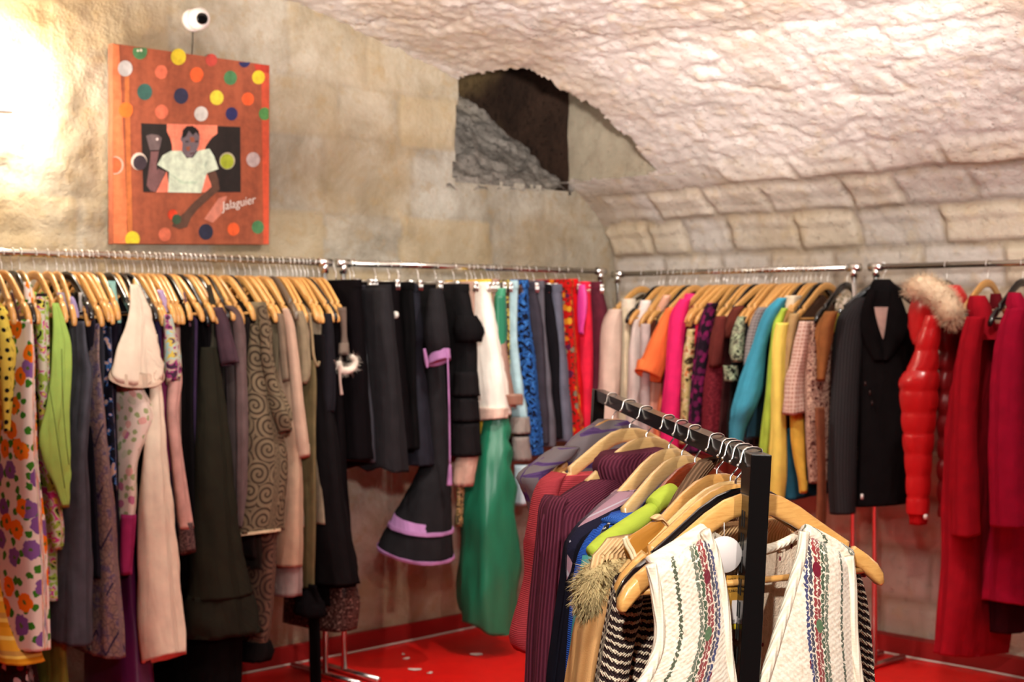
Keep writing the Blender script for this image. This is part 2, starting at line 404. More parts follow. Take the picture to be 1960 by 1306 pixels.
def quadgrid(name, p00, p10, p11, p01, n, m, mat, amp=0., sc=8., nrm=(0, 0, 1), oct=4):
    vs = []; f = []; P = [np.asarray(q, float) for q in (p00, p10, p11, p01)]; nrm = np.asarray(nrm, float)
    for i in range(m + 1):
        for j in range(n + 1):
            a, b = j / n, i / m
            p = (P[0] * (1 - a) + P[1] * a) * (1 - b) + (P[3] * (1 - a) + P[2] * a) * b
            if amp: p = p + nrm * amp * fb(*p, sc, oct)
            vs.append(p)
    for i in range(m):
        for j in range(n):
            k = i * (n + 1) + j; f.append((k, k + 1, k + n + 2, k + n + 1))
    return put(name, mesh(name, vs, f, mat), kind='structure')
# air shaft: cheek, jamb, back, front; rubble sill, its top slanted to draw a shadow edge
quadgrid('trim_1', (-.322, .0, 2.262), (-.322, -.74, 2.262), (-.322, -.74, 3.5), (-.322, .0, 3.5), 40, 60, M_cheek, .008, 5, (-1, 0, 0))
quadgrid('trim_2', (-.322, 1.0, 2.0), (-.322, .0, 2.0), (-.322, .0, 3.5), (-.322, 1.0, 3.5), 20, 30, M_shade, .01, 5, (-1, 0, 0))  # same cheek further in, coloured dark for the shade there
quadgrid('trim_3', (-1.17, .03, 2.0), (-1.17, 1.0, 2.0), (-1.17, 1.0, 3.5), (-1.17, .02, 3.5), 20, 30, M_shade, .01, 5, (1, 0, 0))
quadgrid('trim_4', (-1.2, 1.0, 2.0), (-.3, 1.0, 2.0), (-.3, 1.0, 3.5), (-1.2, 1.0, 3.5), 30, 50, M_shade, .07, 4, (0, -1, 0))
quadgrid('trim_5', (-1.2, -.80, 2.80), (-.3, -.74, 2.36), (-.3, -.74, 3.5), (-1.2, -.80, 3.5), 20, 20, M_shade)
quadgrid('trim_6', (-1.2, -.8, 3.45), (-.3, -.8, 3.45), (-.3, 1.02, 3.45), (-1.2, 1.02, 3.45), 10, 10, M_shade)
quadgrid('trim_9', (-1.2, .0, 2.78), (-1.2, -.8, 2.78), (-1.2, -.8, 3.5), (-1.2, .0, 3.5), 6, 6, M_shade)
sl = onplane(872, 178, (0, .62, 0), (0, 1, 0)); sr = onplane(1092, 348, (0, .12, 0), (0, 1, 0))
quadgrid('trim_7', (-1.2, -.008, 2.185), (-.28, -.008, 2.225), sr, sl, 60, 50, M_rub, .035, 9, (0, -.5, .8), 5)
quadgrid('trim_8', sl + np.array([0, 0, -.0]), sr, sr + np.array([0, .5, -.5]), sl + np.array([0, .3, -.5]), 10, 6, M_shade)

# other two walls, floor, skirting
quadgrid('wall_left', (-6.44, .1, 0), (-6.44, -8.1, 0), (-6.44, -8.1, 2.1), (-6.44, .1, 2.1), 20, 8, plain('low_bounce_wall', (58, 34, 28), .9))  # unseen wall, coloured dark to cut the light it bounces back
t = NT('red_floor_paint'); v = t.pos(); n = t.noise(v, 9, 4, .6); s = t.noise(v, 120, 2)
scuff = t.ramp(t.noise(v, 30, 3, .7, .5), [(.70, 0.), (.74, 1.)])
M_floor = t.out(t.mix(t.math('MULTIPLY', scuff, .25), t.ramp(n, [(.3, (212, 12, 9)), (.7, (228, 18, 12))]), (230, 150, 140)), .42, t.bump(s, .15, .003), spec=.4)
quadgrid('floor', (-6.6, -8.1, 0), (.2, -8.1, 0), (.2, .1, 0), (-6.6, .1, 0), 10, 10, M_floor)
M_skirt = plain('red_skirting_paint', (150, 12, 10), .6, bump=.3)
m = MB(); m.box((-3.2, -.018, .04), (6.4, .036, .08)); put('baseboard_back', m.build('baseboard_back', M_skirt, False), kind='structure')
m = MB(); m.box((-.0, -4, .04), (.075, 8, .08)); put('baseboard_right', m.build('baseboard_right', M_skirt, False), kind='structure')
M_caulk = plain('white_cable', (215, 205, 195), .5)
m = MB(); pts = [(-6.3 + i * .1, -.048 - .008 * math.sin(i * .31) - .03 * max(0, (-1.1 - (-6.3 + i * .1))) * .3, .006) for i in range(62)]
m.tube(pts, .005, 6); put('floor_cable', m.build('floor_cable', M_caulk), label='thin white cable lying on the red floor along the end wall', cat='cable')
m = MB(); m.tube([(-.06 + .004 * math.sin(i), -.2 - i * .1, .006) for i in range(60)], .005, 6)
put('floor_cable', m.build('floor_cable', M_caulk), label='thin white cable lying on the floor below the red wool coats', cat='cable')
M_paper = plain('torn_paper', (235, 225, 215), .8)
for k, (px, py, sz, ll) in enumerate([(778, 1262, .018, 'small white paper scrap, second from the top in the trail on the red floor'), (772, 1254, .012, 'topmost tiny white paper scrap in the trail on the red floor'),
        (793, 1283, .03, 'largest white paper scrap lying in the lit patch of red floor'), (822, 1290, .016, 'white paper scrap lowest in the trail on the red floor'),
        (676, 1289, .022, 'white paper scrap on the red floor beside the rack post foot'), (912, 1254, .03, 'long white paper sliver on the red floor nearest the green skirt')]):
    p = onplane(px, py, (0, 0, 0), (0, 0, 1)); mm = MB(); a = k * 1.1
    R = np.array([[math.cos(a), -math.sin(a), 0], [math.sin(a), math.cos(a), 0], [0, 0, 1]])
    vs = [p + R @ np.array([sz * x, sz * .6 * y, .003 + .004 * abs(x * y)]) for x, y in ((-1, -.6), (0, -1), (1, -.4), (.8, .7), (-.2, 1), (-1, .5))]
    mm.add(vs, [(0, 1, 2, 3, 4, 5)]); mm.add([q - np.array([0, 0, .0015]) for q in vs], [(5, 4, 3, 2, 1, 0)])
    put('paper_scrap', mm.build('paper_scrap', M_paper, False), label=ll, cat='scrap of paper', group='paper scraps on the floor')

# ------------------------------------------------------------------ lamps
def aim(o, to):
    d = Vector(to) - o.location; o.rotation_euler = d.to_track_quat('-Z', 'Y').to_euler()
def lamp(name, typ, loc, power, col=(1, .92, .8), radius=.06, to=None, spot=None, blend=.4):
    l = bpy.data.lights.new(name, typ); l.energy = power; l.color = col
    if typ != 'SUN': l.shadow_soft_size = radius
    if spot: l.spot_size = math.radians(spot); l.spot_blend = blend
    o = bpy.data.objects.new(name, l); COL.objects.link(o); o.location = loc
    if to: aim(o, to)
    return o
WARM = (1., .955, .88)
lamp('ceiling_or_fill_spot', 'SPOT', (-3.7, -1.75, 2.88), 62, WARM, .045, (-3.0, -.3, 1.1), 88, .5)
lamp('ceiling_or_fill_spot', 'SPOT', (-1.95, -1.75, 2.82), 105, WARM, .045, (-1.25, -.6, .6), 96, .5)
lamp('ceiling_or_fill_spot', 'SPOT', (-1.85, -3.1, 2.80), 70, WARM, .045, (-.4, -2.0, .9), 92, .5)
lamp('ceiling_or_fill_spot', 'SPOT', (-5.75, -5.0, 2.32), 230, WARM, .045, (-4.0, -3.75, .95), 40, .35)
lamp('ceiling_or_fill_spot', 'SPOT', (-5.0, -6.1, 2.6), 180, WARM, .045, (-4.1, -3.9, .95), 40, .35)  # added unseen spot that brightens the waistcoat's inner back
lamp('added_point_light', 'POINT', (-.6, -4.9, 2.1), 15, WARM, .09)  # added unseen light near the long wall, grazing the vault
lamp('fill_uplight', 'SPOT', (-4.4, -4.6, 1.95), 1750, (1., .965, .92), .09, (-1.7, -1.7, 4.05), 62, .6)  # added unseen spot in mid-room, brightens the vault
lamp('fill_uplight', 'SPOT', (-4.2, -5.1, 1.9), 720, (1., .965, .92), .09, (-.2, -2.3, 3.3), 43, .5)  # second added spot, brightens the vault and stones over the right-hand racks
lamp('fill_uplight', 'SPOT', (-4.6, -3.9, 1.95), 340, (1., .97, .93), .09, (-1.8, 0, 2.75), 62, .6)  # third added spot, lifts the brightness of the end wall
w = bpy.data.worlds.new('room_air'); SC.world = w; w.use_nodes = True
w.node_tree.nodes['Background'].inputs[0].default_value = (1, .9, .8, 1); w.node_tree.nodes['Background'].inputs[1].default_value = .02

# globe wall lamp at the painting's side
gp = onplane(8, 165, (0, -.15, 0), (0, 1, 0))
wl = thing('wall_lamp', 'glowing white globe lamp on the end wall beside the painting', 'lamp', tuple(gp))
t = NT('lit_opal_glass'); t.b.inputs['Emission Color'].default_value = (1, .9, .74, 1); t.b.inputs['Emission Strength'].default_value = 170; M_glow = t.out((255, 250, 240), .3)
m = MB(); m.sphere((0, 0, 0), .088, 28, 18); put('globe', m.build('globe', M_glow), wl)
M_chrome = metal((222, 220, 216), .12); M_dchrome = metal((150, 146, 140), .2)
m = MB(); m.tube([(0, .15, .0), (0, .05, .0)], .012, 8)
m.lathe([(0, .0), (0, .03), (.02, .035), (.02, 0)], (0, 0, -.1), (0, 0, 1)); put('bracket', m.build('bracket', plain('white_lamp_metal', (235, 230, 222), .4)), wl)

# eyeball camera above the painting
cpnt = onplane(380, 36, (0, -.06, 0), (0, 1, 0))
sc_ = thing('security_camera', 'white eyeball security camera on the stone wall above the painting', 'security camera', tuple(cpnt))
M_wp = plain('white_plastic', (236, 226, 220), .35); M_bk = plain('black_glass', (10, 8, 9), .12)
toc = CAM - cpnt; toc = toc / np.linalg.norm(toc); look = toc + RT * .38 + UP * .02; look /= np.linalg.norm(look)
m = MB(); m.sphere((0, 0, 0), .048, 24, 16); put('housing', m.build('housing', M_wp), sc_)
m = MB(); m.lathe([(0, 0), (0, .05), (.02, .046), (.03, .03), (.03, 0)], (0, .055, 0), (0, -1, 0)); put('mount', m.build('mount', M_wp), sc_)
m = MB(); m.lathe([(.038, .025), (.0505, .024), (.0515, .020), (.0505, 0)], (0, 0, 0), look); put('lens', m.build('lens', M_bk), sc_, label='round black lens')
m = MB(); a0 = np.array([0, .045, -.04]); m.tube([a0, a0 + [0, .0, -.05], a0 + [-.004, .004, -.12]], .002, 5); put('cable', m.build('cable', M_bk), sc_)
# ------------------------------------------------------------------ painting on the end wall
PY = -.062
def pp(px, py, lay=0): return onplane(px, py, (0, PY - .0007 * lay, 0), (0, 1, 0))
q = pp(366, 290)
pt = thing('painting', 'orange-brown painting of a man in a white shirt among coloured dots, hung on the wall', 'painting', tuple(q))
def paint(c, r=.7):
    t = NT('oil_paint'); v = t.pos(); n = t.noise(v, 30, 4, .65); k = t.noise(t.mapv(v, (1, 1, .15)), 14, 3)
    d = tuple(int(x * .88) for x in c); l = tuple(min(255, int(x * 1.08)) for x in c)
    return t.out(t.ramp(t.math('MULTIPLY', t.math('ADD', n, k), .5), [(.4, d), (.6, l)]), r, t.bump(t.noise(v, 300, 1), .3, .002), spec=.3)
cs = [pp(216, 83), pp(516, 125), pp(515, 468), pp(216, 467)]
m = MB(); bk = [c + np.array([0, .036, 0]) for c in cs]
m.add(cs + bk, [(0, 3, 2, 1), (0, 1, 5, 4), (1, 2, 6, 5), (2, 3, 7, 6), (3, 0, 4, 7), (4, 5, 6, 7)])
def rel(mb): mb.v = [tuple(np.asarray(v) - q) for v in mb.v]; return mb
put('canvas', rel(m).build('canvas', paint((158, 84, 58)), False), pt)
class Pic:
    def __init__(s): s.v = []; s.f = []; s.mi = []; s.mats = []; s.idx = {}
    def poly(s, pts, c, lay):
        if c not in s.idx: s.idx[c] = len(s.mats); s.mats.append(paint(c))
        b = len(s.v); s.v += [tuple(pp(x, y, lay) - q) for x, y in pts]
        s.f.append(tuple(range(b, b + len(pts)))[::-1]); s.mi.append(s.idx[c])
    def disc(s, x, y, r, c, lay, clip=None):
        pts = [(x + r * .93 * math.cos(a), y + r * 1.02 * math.sin(a)) for a in np.linspace(0, 2 * PI, 25)[:-1]]
        if clip: pts = [(max(clip[0], min(clip[2], a)), max(clip[1], min(clip[3], b))) for a, b in pts]
        s.poly(pts, c, lay)
    def build(s, name): 
        me = mesh(name, s.v, s.f, None, None, False, s.mats, s.mi); return put(name, me, pt)
def c3(*pts): return [(200 + x / 5.024, 220 + y / 5.024) for x, y in pts]
P = Pic()
P.poly([(216, 84), (228, 86), (246, 466), (217, 466)], (222, 122, 78), 1); P.poly([(238, 130), (247, 140), (254, 465), (244, 465)], (196, 112, 62), 1)
P.poly([(500, 130), (515, 126), (514, 467), (504, 467)], (204, 84, 56), 1); P.poly([(486, 122), (515, 126), (515, 140), (490, 136)], (184, 60, 44), 1.6)
P.poly(c3((960, 1000), (1100, 800), (1180, 780), (1120, 960), (1040, 1040)), (204, 128, 108), 1)
G_, Y_, N_, O_, S_, W_ = (78, 128, 84), (222, 196, 50), (52, 52, 78), (240, 98, 50), (216, 112, 84), (196, 192, 190)
for x, y, r, c in [(341.5, 108.7, 15.5, Y_), (404.7, 115, 12, (196, 76, 64)), (494.8, 148, 13, Y_), (239.6, 131, 15, W_), (308.7, 138, 13, S_), (376.5, 143, 14, O_), (441, 149, 13.5, G_),
        (277, 176, 15.5, (58, 98, 90)), (346.6, 183.7, 15, N_), (414.8, 187, 14, (222, 204, 66)), (474.6, 189.6, 12.5, O_), (241, 210.7, 14.5, (248, 118, 46)), (309.5, 214, 13.5, S_), (385, 218, 14, (210, 206, 200)),
        (443.4, 218, 12.5, (46, 46, 92)), (484.6, 305.6, 14, (186, 166, 164)), (394, 444, 15, (44, 46, 66)), (446.8, 439, 12.5, O_), (493.6, 435, 12.5, G_), (315.4, 449, 13, S_)]: P.disc(x, y, r, c, 2)
P.disc(268, 98.6, 15, G_, 2, (200, 91.5, 600, 500)); P.disc(264, 97, 2.2, (235, 225, 205), 3); P.disc(270, 96.5, 2.6, (235, 225, 205), 3)
P.disc(467.9, 117, 12, (46, 48, 92), 2, (0, 119, 600, 500)); P.disc(506.6, 218, 12, (84, 140, 76), 2, (0, 0, 514.5, 500)); P.disc(253.7, 458, 15, Y_, 2, (0, 0, 600, 466))
P.disc(221, 316.5, 17, (220, 180, 160), 2, (217, 0, 600, 500)); P.disc(219, 316.5, 15, (232, 104, 62), 3, (217, 0, 600, 500))

P.poly([(270, 236), (460, 243), (461, 368), (274, 368)], (40, 34, 32), 2)
P.poly(c3((600, 85), (1085, 100), (1085, 180), (1030, 220), (975, 300), (960, 345), (700, 350), (650, 345), (650, 290), (630, 220), (600, 160)), (246, 134, 106), 3)
P.poly(c3((600, 540), (625, 745), (495, 745)), (246, 130, 104), 3); P.poly(c3((985, 560), (1035, 690), (1000, 745), (930, 745)), (246, 130, 104), 3)
SK = (104, 84, 82); SK2 = (92, 64, 52)
P.poly(c3((400, 200), (450, 185), (520, 195), (552, 222), (540, 290), (520, 350), (440, 350), (420, 280)), (108, 92, 92), 4)
P.poly(c3((445, 340), (525, 340), (500, 480), (506, 540), (516, 515), (588, 548), (545, 640), (490, 742), (440, 728), (405, 680), (425, 520), (440, 420)), (116, 82, 82), 4)
P.poly(c3((985, 555), (1065, 540), (1097, 620), (1108, 720), (1025, 790), (905, 900), (835, 985), (795, 1080), (720, 1098), (648, 1070), (690, 1000), (760, 950), (850, 850), (950, 760), (1030, 692), (1010, 610)), SK2, 4)
P.poly(c3((740, 345), (640, 345), (560, 390), (508, 480), (622, 548), (610, 745), (930, 750), (985, 560), (1097, 520), (1055, 400), (1010, 325), (900, 345), (850, 412), (790, 417)), (204, 216, 194), 5)
P.poly(c3((620, 560), (760, 640), (900, 640), (880, 662), (740, 664)), (184, 202, 178), 6); P.poly(c3((985, 555), (960, 480), (1000, 420), (975, 500)), (176, 194, 174), 6)
P.poly(c3((750, 180), (770, 130), (820, 108), (880, 122), (915, 190), (910, 280), (880, 360), (830, 415), (780, 400), (745, 340), (750, 270), (730, 235)), (112, 98, 104), 6)
P.poly(c3((748, 225), (752, 150), (790, 108), (850, 106), (905, 150), (914, 205), (880, 165), (850, 198), (812, 150), (785, 205)), (26, 22, 22), 7)
P.poly(c3((820, 215), (862, 212), (868, 262), (830, 262)), (150, 88, 66), 7); P.poly(c3((785, 310), (825, 300), (820, 345), (790, 345)), (150, 88, 66), 7)
P.poly(c3((870, 250), (905, 245), (904, 262), (872, 268)), (60, 50, 54), 7); P.poly(c3((775, 250), (808, 248), (808, 264), (778, 266)), (60, 50, 54), 7); P.poly(c3((820, 368), (868, 360), (862, 376), (824, 380)), (84, 56, 56), 7)
P.disc(301, 266.5, 2.6, (225, 210, 205), 5)
P.disc(266, 309, 16.5, (224, 206, 190), 4); P.disc(268, 311.5, 14, (66, 54, 62), 5); P.disc(435, 308, 16, (190, 180, 150), 4); P.disc(434.5, 309, 14, (164, 176, 50), 5)
P.disc(330.4, 411, 10, (216, 66, 36), 5); P.disc(338, 420, 9.5, (62, 82, 62), 6); P.build('painted_picture')
cu = bpy.data.curves.new('signature', 'FONT'); cu.body = 'Jalaguier'; cu.size = .05; cu.shear = .25; cu.extrude = .0004
to = bpy.data.objects.new('signature_text', cu); COL.objects.link(to); bpy.context.view_layer.update()
me = bpy.data.meshes.new_from_object(to.evaluated_get(bpy.context.evaluated_depsgraph_get())); bpy.data.objects.remove(to)
me.materials.clear(); me.materials.append(plain('white_brush_paint', (226, 214, 206), .7))
so = put('signature', me, pt); a = pp(426, 403, 3) - q; b = pp(493, 388, 3) - q
wd = max(v.co.x for v in me.vertices); kx = (b[0] - a[0]) / wd
Mx = Matrix.Translation(Vector(a)) @ Matrix.Rotation(-math.atan2(b[2] - a[2], b[0] - a[0]), 4, 'Y') @ Matrix.Rotation(PI / 2, 4, 'X') @ Matrix.Scale(kx, 4)
me.transform(Mx)

# ------------------------------------------------------------------ rails and racks
ZR = 1.785; LY = -.35; RX = -.35; ZR2 = 1.772
M_rail = metal((206, 202, 194), .24); M_post = metal((230, 228, 224), .24); M_black = plain('black_painted_steel', (16, 13, 13), .16, spec=.3)
def rack(label, p0, p1, z, ends=(.24, .24)):
    """straight tube rail on two uprights with floor feet"""
    p0 = np.array([*p0, 0.]); p1 = np.array([*p1, 0.]); c = (p0 + p1) / 2; d = (p1 - p0) / np.linalg.norm(p1 - p0); nrm = np.array([-d[1], d[0], 0])
    r = thing('clothes_rack', label, 'clothes rack', tuple(c), 0, 'tube clothes racks along the walls')
    m = MB(); m.tube([p0 - c + [0, 0, z], p1 - c + [0, 0, z]], .0135, 16); put('rail', m.build('rail', M_rail), r)
    for s, e, fl_ in ((1, p0, ends[0]), (-1, p1, ends[1])):
        e = e + d * s * .03; m = MB(); m.tube([e - c + [0, 0, .02], e - c + [0, 0, z - .012]], .0125, 14)
        po = put('post', m.build('post', M_post), r)
        m = MB(); m.tube([e - c + [0, 0, z] - d * .032, e - c + [0, 0, z] + d * .032], .0185, 16); m.tube([e - c + [0, 0, z - .045], e - c + [0, 0, z]], .0172, 14)
        put('connector', m.build('connector', M_post), po)
        m = MB(); m.tube([e - c + nrm * -fl_ + [0, 0, .016], e - c + nrm * fl_ + [0, 0, .016]], .0135, 12); put('foot', m.build('foot', M_post), r)
    return r
def railx(px): return onplane(px, 490, (0, LY, 0), (0, 1, 0))[0]
def raily(px): return onplane(px, 512, (RX, 0, 0), (1, 0, 0))[1]
rack('long chrome clothes rack below the painting carrying the dresses', (-4.75, LY), (railx(632) - .0, LY), ZR)
rack('chrome clothes rack in the corner carrying the clipped skirts', (railx(634) + .035, LY), (railx(1157), LY), ZR, (.24, .06))
rack('chrome clothes rack under the vault carrying bright shirts and blouses', (RX, raily(1174)), (RX, raily(1646)), ZR2, (.06, .24))
rack('chrome clothes rack under the vault carrying the coats', (RX, raily(1654) - .03), (RX, -3.9), ZR2)

# black rack in the foreground
BA = onplane(1449, 884, CAM + FW0 * 2.22, FW0); BB = onplane(1146, 757, CAM + FW0 * 4.18, FW0)      # bar centre, near and far end
BZ = (BA[2] + BB[2]) / 2
BA[2] = BB[2] = BZ
bd = (BA - BB); BL = np.linalg.norm(bd); bd /= BL; bn = np.array([-bd[1], bd[0], 0])                # bn points to the picture's right or left
if bn @ RT < 0: bn = -bn
print('BAR', BZ, BL, proj(BA), proj(BB), (bd @ FW0), (bd @ RT))
R3 = np.array([bd, bn, [0, 0, 1]]).T
fr = thing('garment_rack', 'black steel garment rack with slotted uprights standing in the middle of the shop', 'clothes rack', tuple((BA + BB) / 2 * np.array([1, 1, 0])))
O = (BA + BB) / 2 * np.array([1, 1, 0])
m = MB(); m.box((BA + BB) / 2 - O, (BL - .05, .026, .03), R3); put('bar', m.build('bar', M_black, False), fr)
lean = math.tan(math.radians(3.0))
for e, sg in ((BA, 1), (BB, -1)):
    top = e + [0, 0, .0151]; bot = np.array([e[0], e[1], 0.]) - bn * lean * e[2]
    ax = (top - bot) / np.linalg.norm(top - bot); lx = bn - ax * (bn @ ax); lx /= np.linalg.norm(lx); Rp = np.array([bd, lx, ax]).T
    m = MB(); m.box((top + bot) / 2 - O, (.062, .031, np.linalg.norm(top - bot)), Rp)
    up = put('upright', m.build('upright', M_black, False), fr)
    bv = up.modifiers.new('bevel', 'BEVEL'); bv.width = .0018; bv.segments = 2
    m = MB(); L_ = np.linalg.norm(top - bot)
    for i in range(22):                                     # pairs of slots along the inner face
        for dy in (-.007, .007):
            z = L_ - .10 - i * .034
            m.box(bot + ax * z - lx * .01555 + bd * dy - O, (.0045, .0012, .024), Rp)
    put('slots', m.build('slots', plain('slot_shadow', (4, 3, 3), .9), False), up)
    m = MB(); m.box(np.array([bot[0], bot[1], .015]) - O, (.05, .62, .03), R3); put('foot', m.build('foot', M_black, False), fr)
m = MB(); m.box((BA + BB) / 2 * np.array([1, 1, 0]) - O + np.array([0, 0, .11]) - bn * lean * (BZ - .11), (BL - .05, .026, .03), R3); put('lower_bar', m.build('lower_bar', M_black, False), fr)

# ------------------------------------------------------------------ hangers
M_w1 = wood((218, 164, 94), (204, 146, 78)); M_w2 = wood((226, 186, 126), (216, 172, 110)); M_w3 = wood((150, 62, 26), (120, 44, 16)); M_bp = plain('black_lacquer', (14, 12, 13), .18, coat=.5); M_bp2 = plain('grey_brown_lacquer', (96, 80, 66), .3)
M_wire = metal((235, 233, 230), .28)
def hook_mesh(R=.0185, sq=0, r=.0019):
    m = MB(); pts = [(0, 0, -.092), (0, 0, -.042)]
    if sq:
        pts += [(-.006, 0, -.036), (-.0165, 0, -.028), (-.0185, 0, -.018), (-.0185, 0, .008), (-.0165, 0, .0165), (-.010, 0, .0192), (0, 0, .020), (.010, 0, .0192), (.0165, 0, .0165), (.0195, 0, .008), (.0215, 0, -.001), (.026, 0, -.006)]
        end = (.0265, 0, -.0065)
    else:
        pts += [(-.006, 0, -.032)] + [(R * math.cos(a), 0, R * math.sin(a)) for a in np.linspace(math.radians(215), math.radians(-18), 16)]
        end = pts[-1]
    m.tube(pts, r, 7); m.sphere(end, .0028, 8, 6); return m.build('hook', M_wire)
HK = hook_mesh(r=.0014); HKQ = hook_mesh(sq=1)
_hp = [(0, -.080, .034, .012), (.02, -.0815, .034, .012), (.045, -.090, .034, .012), (.075, -.110, .033, .0125), (.105, -.135, .031, .013), (.135, -.160, .030, .0145), (.156, -.177, .029, .016), (.160, -.180, .029, .016),
       (.163, -.183, .017, .016), (.170, -.1885, .017, .0165), (.173, -.191, .027, .0165), (.192, -.207, .027, .0185), (.208, -.224, .026, .020), (.219, -.241, .021, .020), (.2235, -.254, .012, .017), (.2245, -.258, .004, .010)]
def hanger_meshes(mat, curve=.024, drop=1., wide=1., bar=True, zo=0.):
    path = [(-x, z, h, t) for x, z, h, t in _hp[::-1]] + _hp[1:]
    m = MB(); v = []; f = []; n = 10; P = [(x * wide, -.063 + zo + (z + .063) * drop, h, t) for x, z, h, t in path]
    for i, (x, z, h, t) in enumerate(P):
        a = P[max(i - 1, 0)]; b = P[min(i + 1, len(P) - 1)]; tx, tz = b[0] - a[0], b[1] - a[1]; l = math.hypot(tx, tz); nx_, nz_ = -tz / l, tx / l
        y0 = -curve * (abs(x) / .22) ** 1.7; off = -(.006 if h == .017 else 0)
        for k in range(n):
            q = 2 * PI * k / n; ch, st = math.cos(q), math.sin(q)
            ch = math.copysign(abs(ch) ** .6, ch); st = math.copysign(abs(st) ** .6, st)
            w = h / 2 * ch + off; v.append((x + nx_ * w, y0 + t / 2 * st, z + nz_ * w))
    for i in range(len(P) - 1):
        for k in range(n): f.append((i * n + k, i * n + (k + 1) % n, (i + 1) * n + (k + 1) % n, (i + 1) * n + k))
    f += [tuple(range(n))[::-1], tuple((len(P) - 1) * n + k for k in range(n))]
    m.add(v, f); body = m.build('arms', mat)
    if not bar: return body, None
    m = MB(); zb = -.063 + zo + (-.226 + .063) * drop
    m.tube([(-.205 * wide, -curve * .85, zb), (.205 * wide, -curve * .85, zb)], .0052, 10); return body, m.build('trouser_bar', mat)
HM = {'W': hanger_meshes(M_w1), 'P': hanger_meshes(M_w2), 'B': hanger_meshes(M_bp), 'R': hanger_meshes(M_w3), 'G': hanger_meshes(M_bp2)}
HMF = {'W': hanger_meshes(M_w1, -.010, .80, 1.07, True, .012), 'P': hanger_meshes(M_w2, -.010, .80, 1.07, True, .012), 'B': hanger_meshes(M_bp, -.010, .80, 1.07, True, .012), 'R': hanger_meshes(M_w3, -.010, .80, 1.07, True, .012)}
def clip_meshes():
    m = MB(); m.tube([(-.165, 0, -.078), (.165, 0, -.078)], .0028, 8); m.tube([(0, 0, -.04), (0, 0, -.08)], .0022, 6); bar = m.build('bar', M_wire)
    m = MB(); m.box((0, 0, -.079), (.028, .016, .018)); m.box((0, .007, -.099), (.026, .004, .036)); m.box((0, -.007, -.099), (.026, .004, .036)); m.tube([(-.011, 0, -.088), (.011, 0, -.088)], .006, 8); m.tube([(-.006, .011, -.072), (-.006, .004, -.085)], .0025, 6); m.tube([(.006, -.011, -.072), (.006, -.004, -.085)], .0025, 6)
    return bar, m.build('clip', M_wire)
CLIP = clip_meshes()
HNAME = {'W': 'light wood', 'P': 'pale wood', 'B': 'glossy black', 'R': 'red-brown wood', 'G': 'grey-brown'}
class Frame:                                     # the upright plane of one hanger: U along its arms, V its face turned to the room
    def __init__(s, o, U):
        s.o = np.asarray(o, float); s.U = np.array([U[0], U[1], 0]) / math.hypot(U[0], U[1]); V = np.array([-s.U[1], s.U[0], 0])
        if V @ (CAM - s.o) < 0: V = -V
        s.V = V; s.rot = math.atan2(s.U[1], s.U[0])
    def w(s, u, v, z): return np.array([s.o[0] + s.U[0] * u + s.V[0] * v, s.o[1] + s.U[1] * u + s.V[1] * v, z])
    def uz(s, x, y, vc=0.):
        p = onplane(x, y, s.o + s.V * vc, s.V); return (p - s.o) @ s.U, p[2]
    def k(s, u, z, vc=0.):                       # pixels per metre along U and V there
        a = proj(s.w(u, vc, z)); b = proj(s.w(u + .01, vc, z)); c = proj(s.w(u, vc + .01, z))
        return (b[0] - a[0]) * 100, (c[0] - a[0]) * 100, a[2]
ROWG = {'L': 'hangers of the dress rack', 'S': 'clip hangers of the skirt rack', 'R': 'hangers of the shirt rack', 'C': 'hangers of the coat rack', 'F': 'hangers of the black rack'}
def frame_at(rail, hook):
    if rail in 'LS': return Frame((railx(hook), LY, ZR), (0, -1))
    if rail in 'RC': return Frame((RX, raily(hook), ZR2), (-1, 0))
    # foreground bar: param by picture x of the bar
    t = np.linspace(0, 1, 400); xs_ = np.array([proj(BB + (BA - BB) * a)[0] for a in t]); a = np.interp(hook, xs_, t)
    o = BB + (BA - BB) * a; th = math.radians(np.interp(hook, [1172, 1205, 1237, 1280, 1305, 1330, 1372, 1398, 1423, 1440], [44, 30, 36, 44, 44, 46, 40, 33, 30, 27])); U = -RT * math.cos(th) - FW0 * math.sin(th)
    return Frame((o[0], o[1], BZ), U[:2])
hrng = random.Random(11)
def hanger(rail, fr_, typ, label, rot=0, dz=0.):
    o = thing('clip_hanger' if typ == 'C' else ('wooden_hanger' if typ in 'WPR' else 'black_hanger' if typ == 'B' else 'coat_hanger'), label, 'hanger', (fr_.o[0], fr_.o[1], fr_.o[2] + dz), fr_.rot + rot + (hrng.uniform(-.10, .10) if rail in 'LR' and not rot else 0), ROWG[rail])
    if rail in 'LR' and typ != 'C': o.rotation_euler[1] = hrng.uniform(-.055, .055)
    put('hook', HKQ if rail == 'F' else HK, o)
    if typ == 'C':
        put('bar', CLIP[0], o)
        for s in (-1, 1): put('clip', CLIP[1], o, (s * .145, 0, 0))
    else:
        mm_ = (HMF if rail == 'F' else HM)[typ]; put('arms', mm_[0], o); put('trouser_bar', mm_[1], o)
    return o
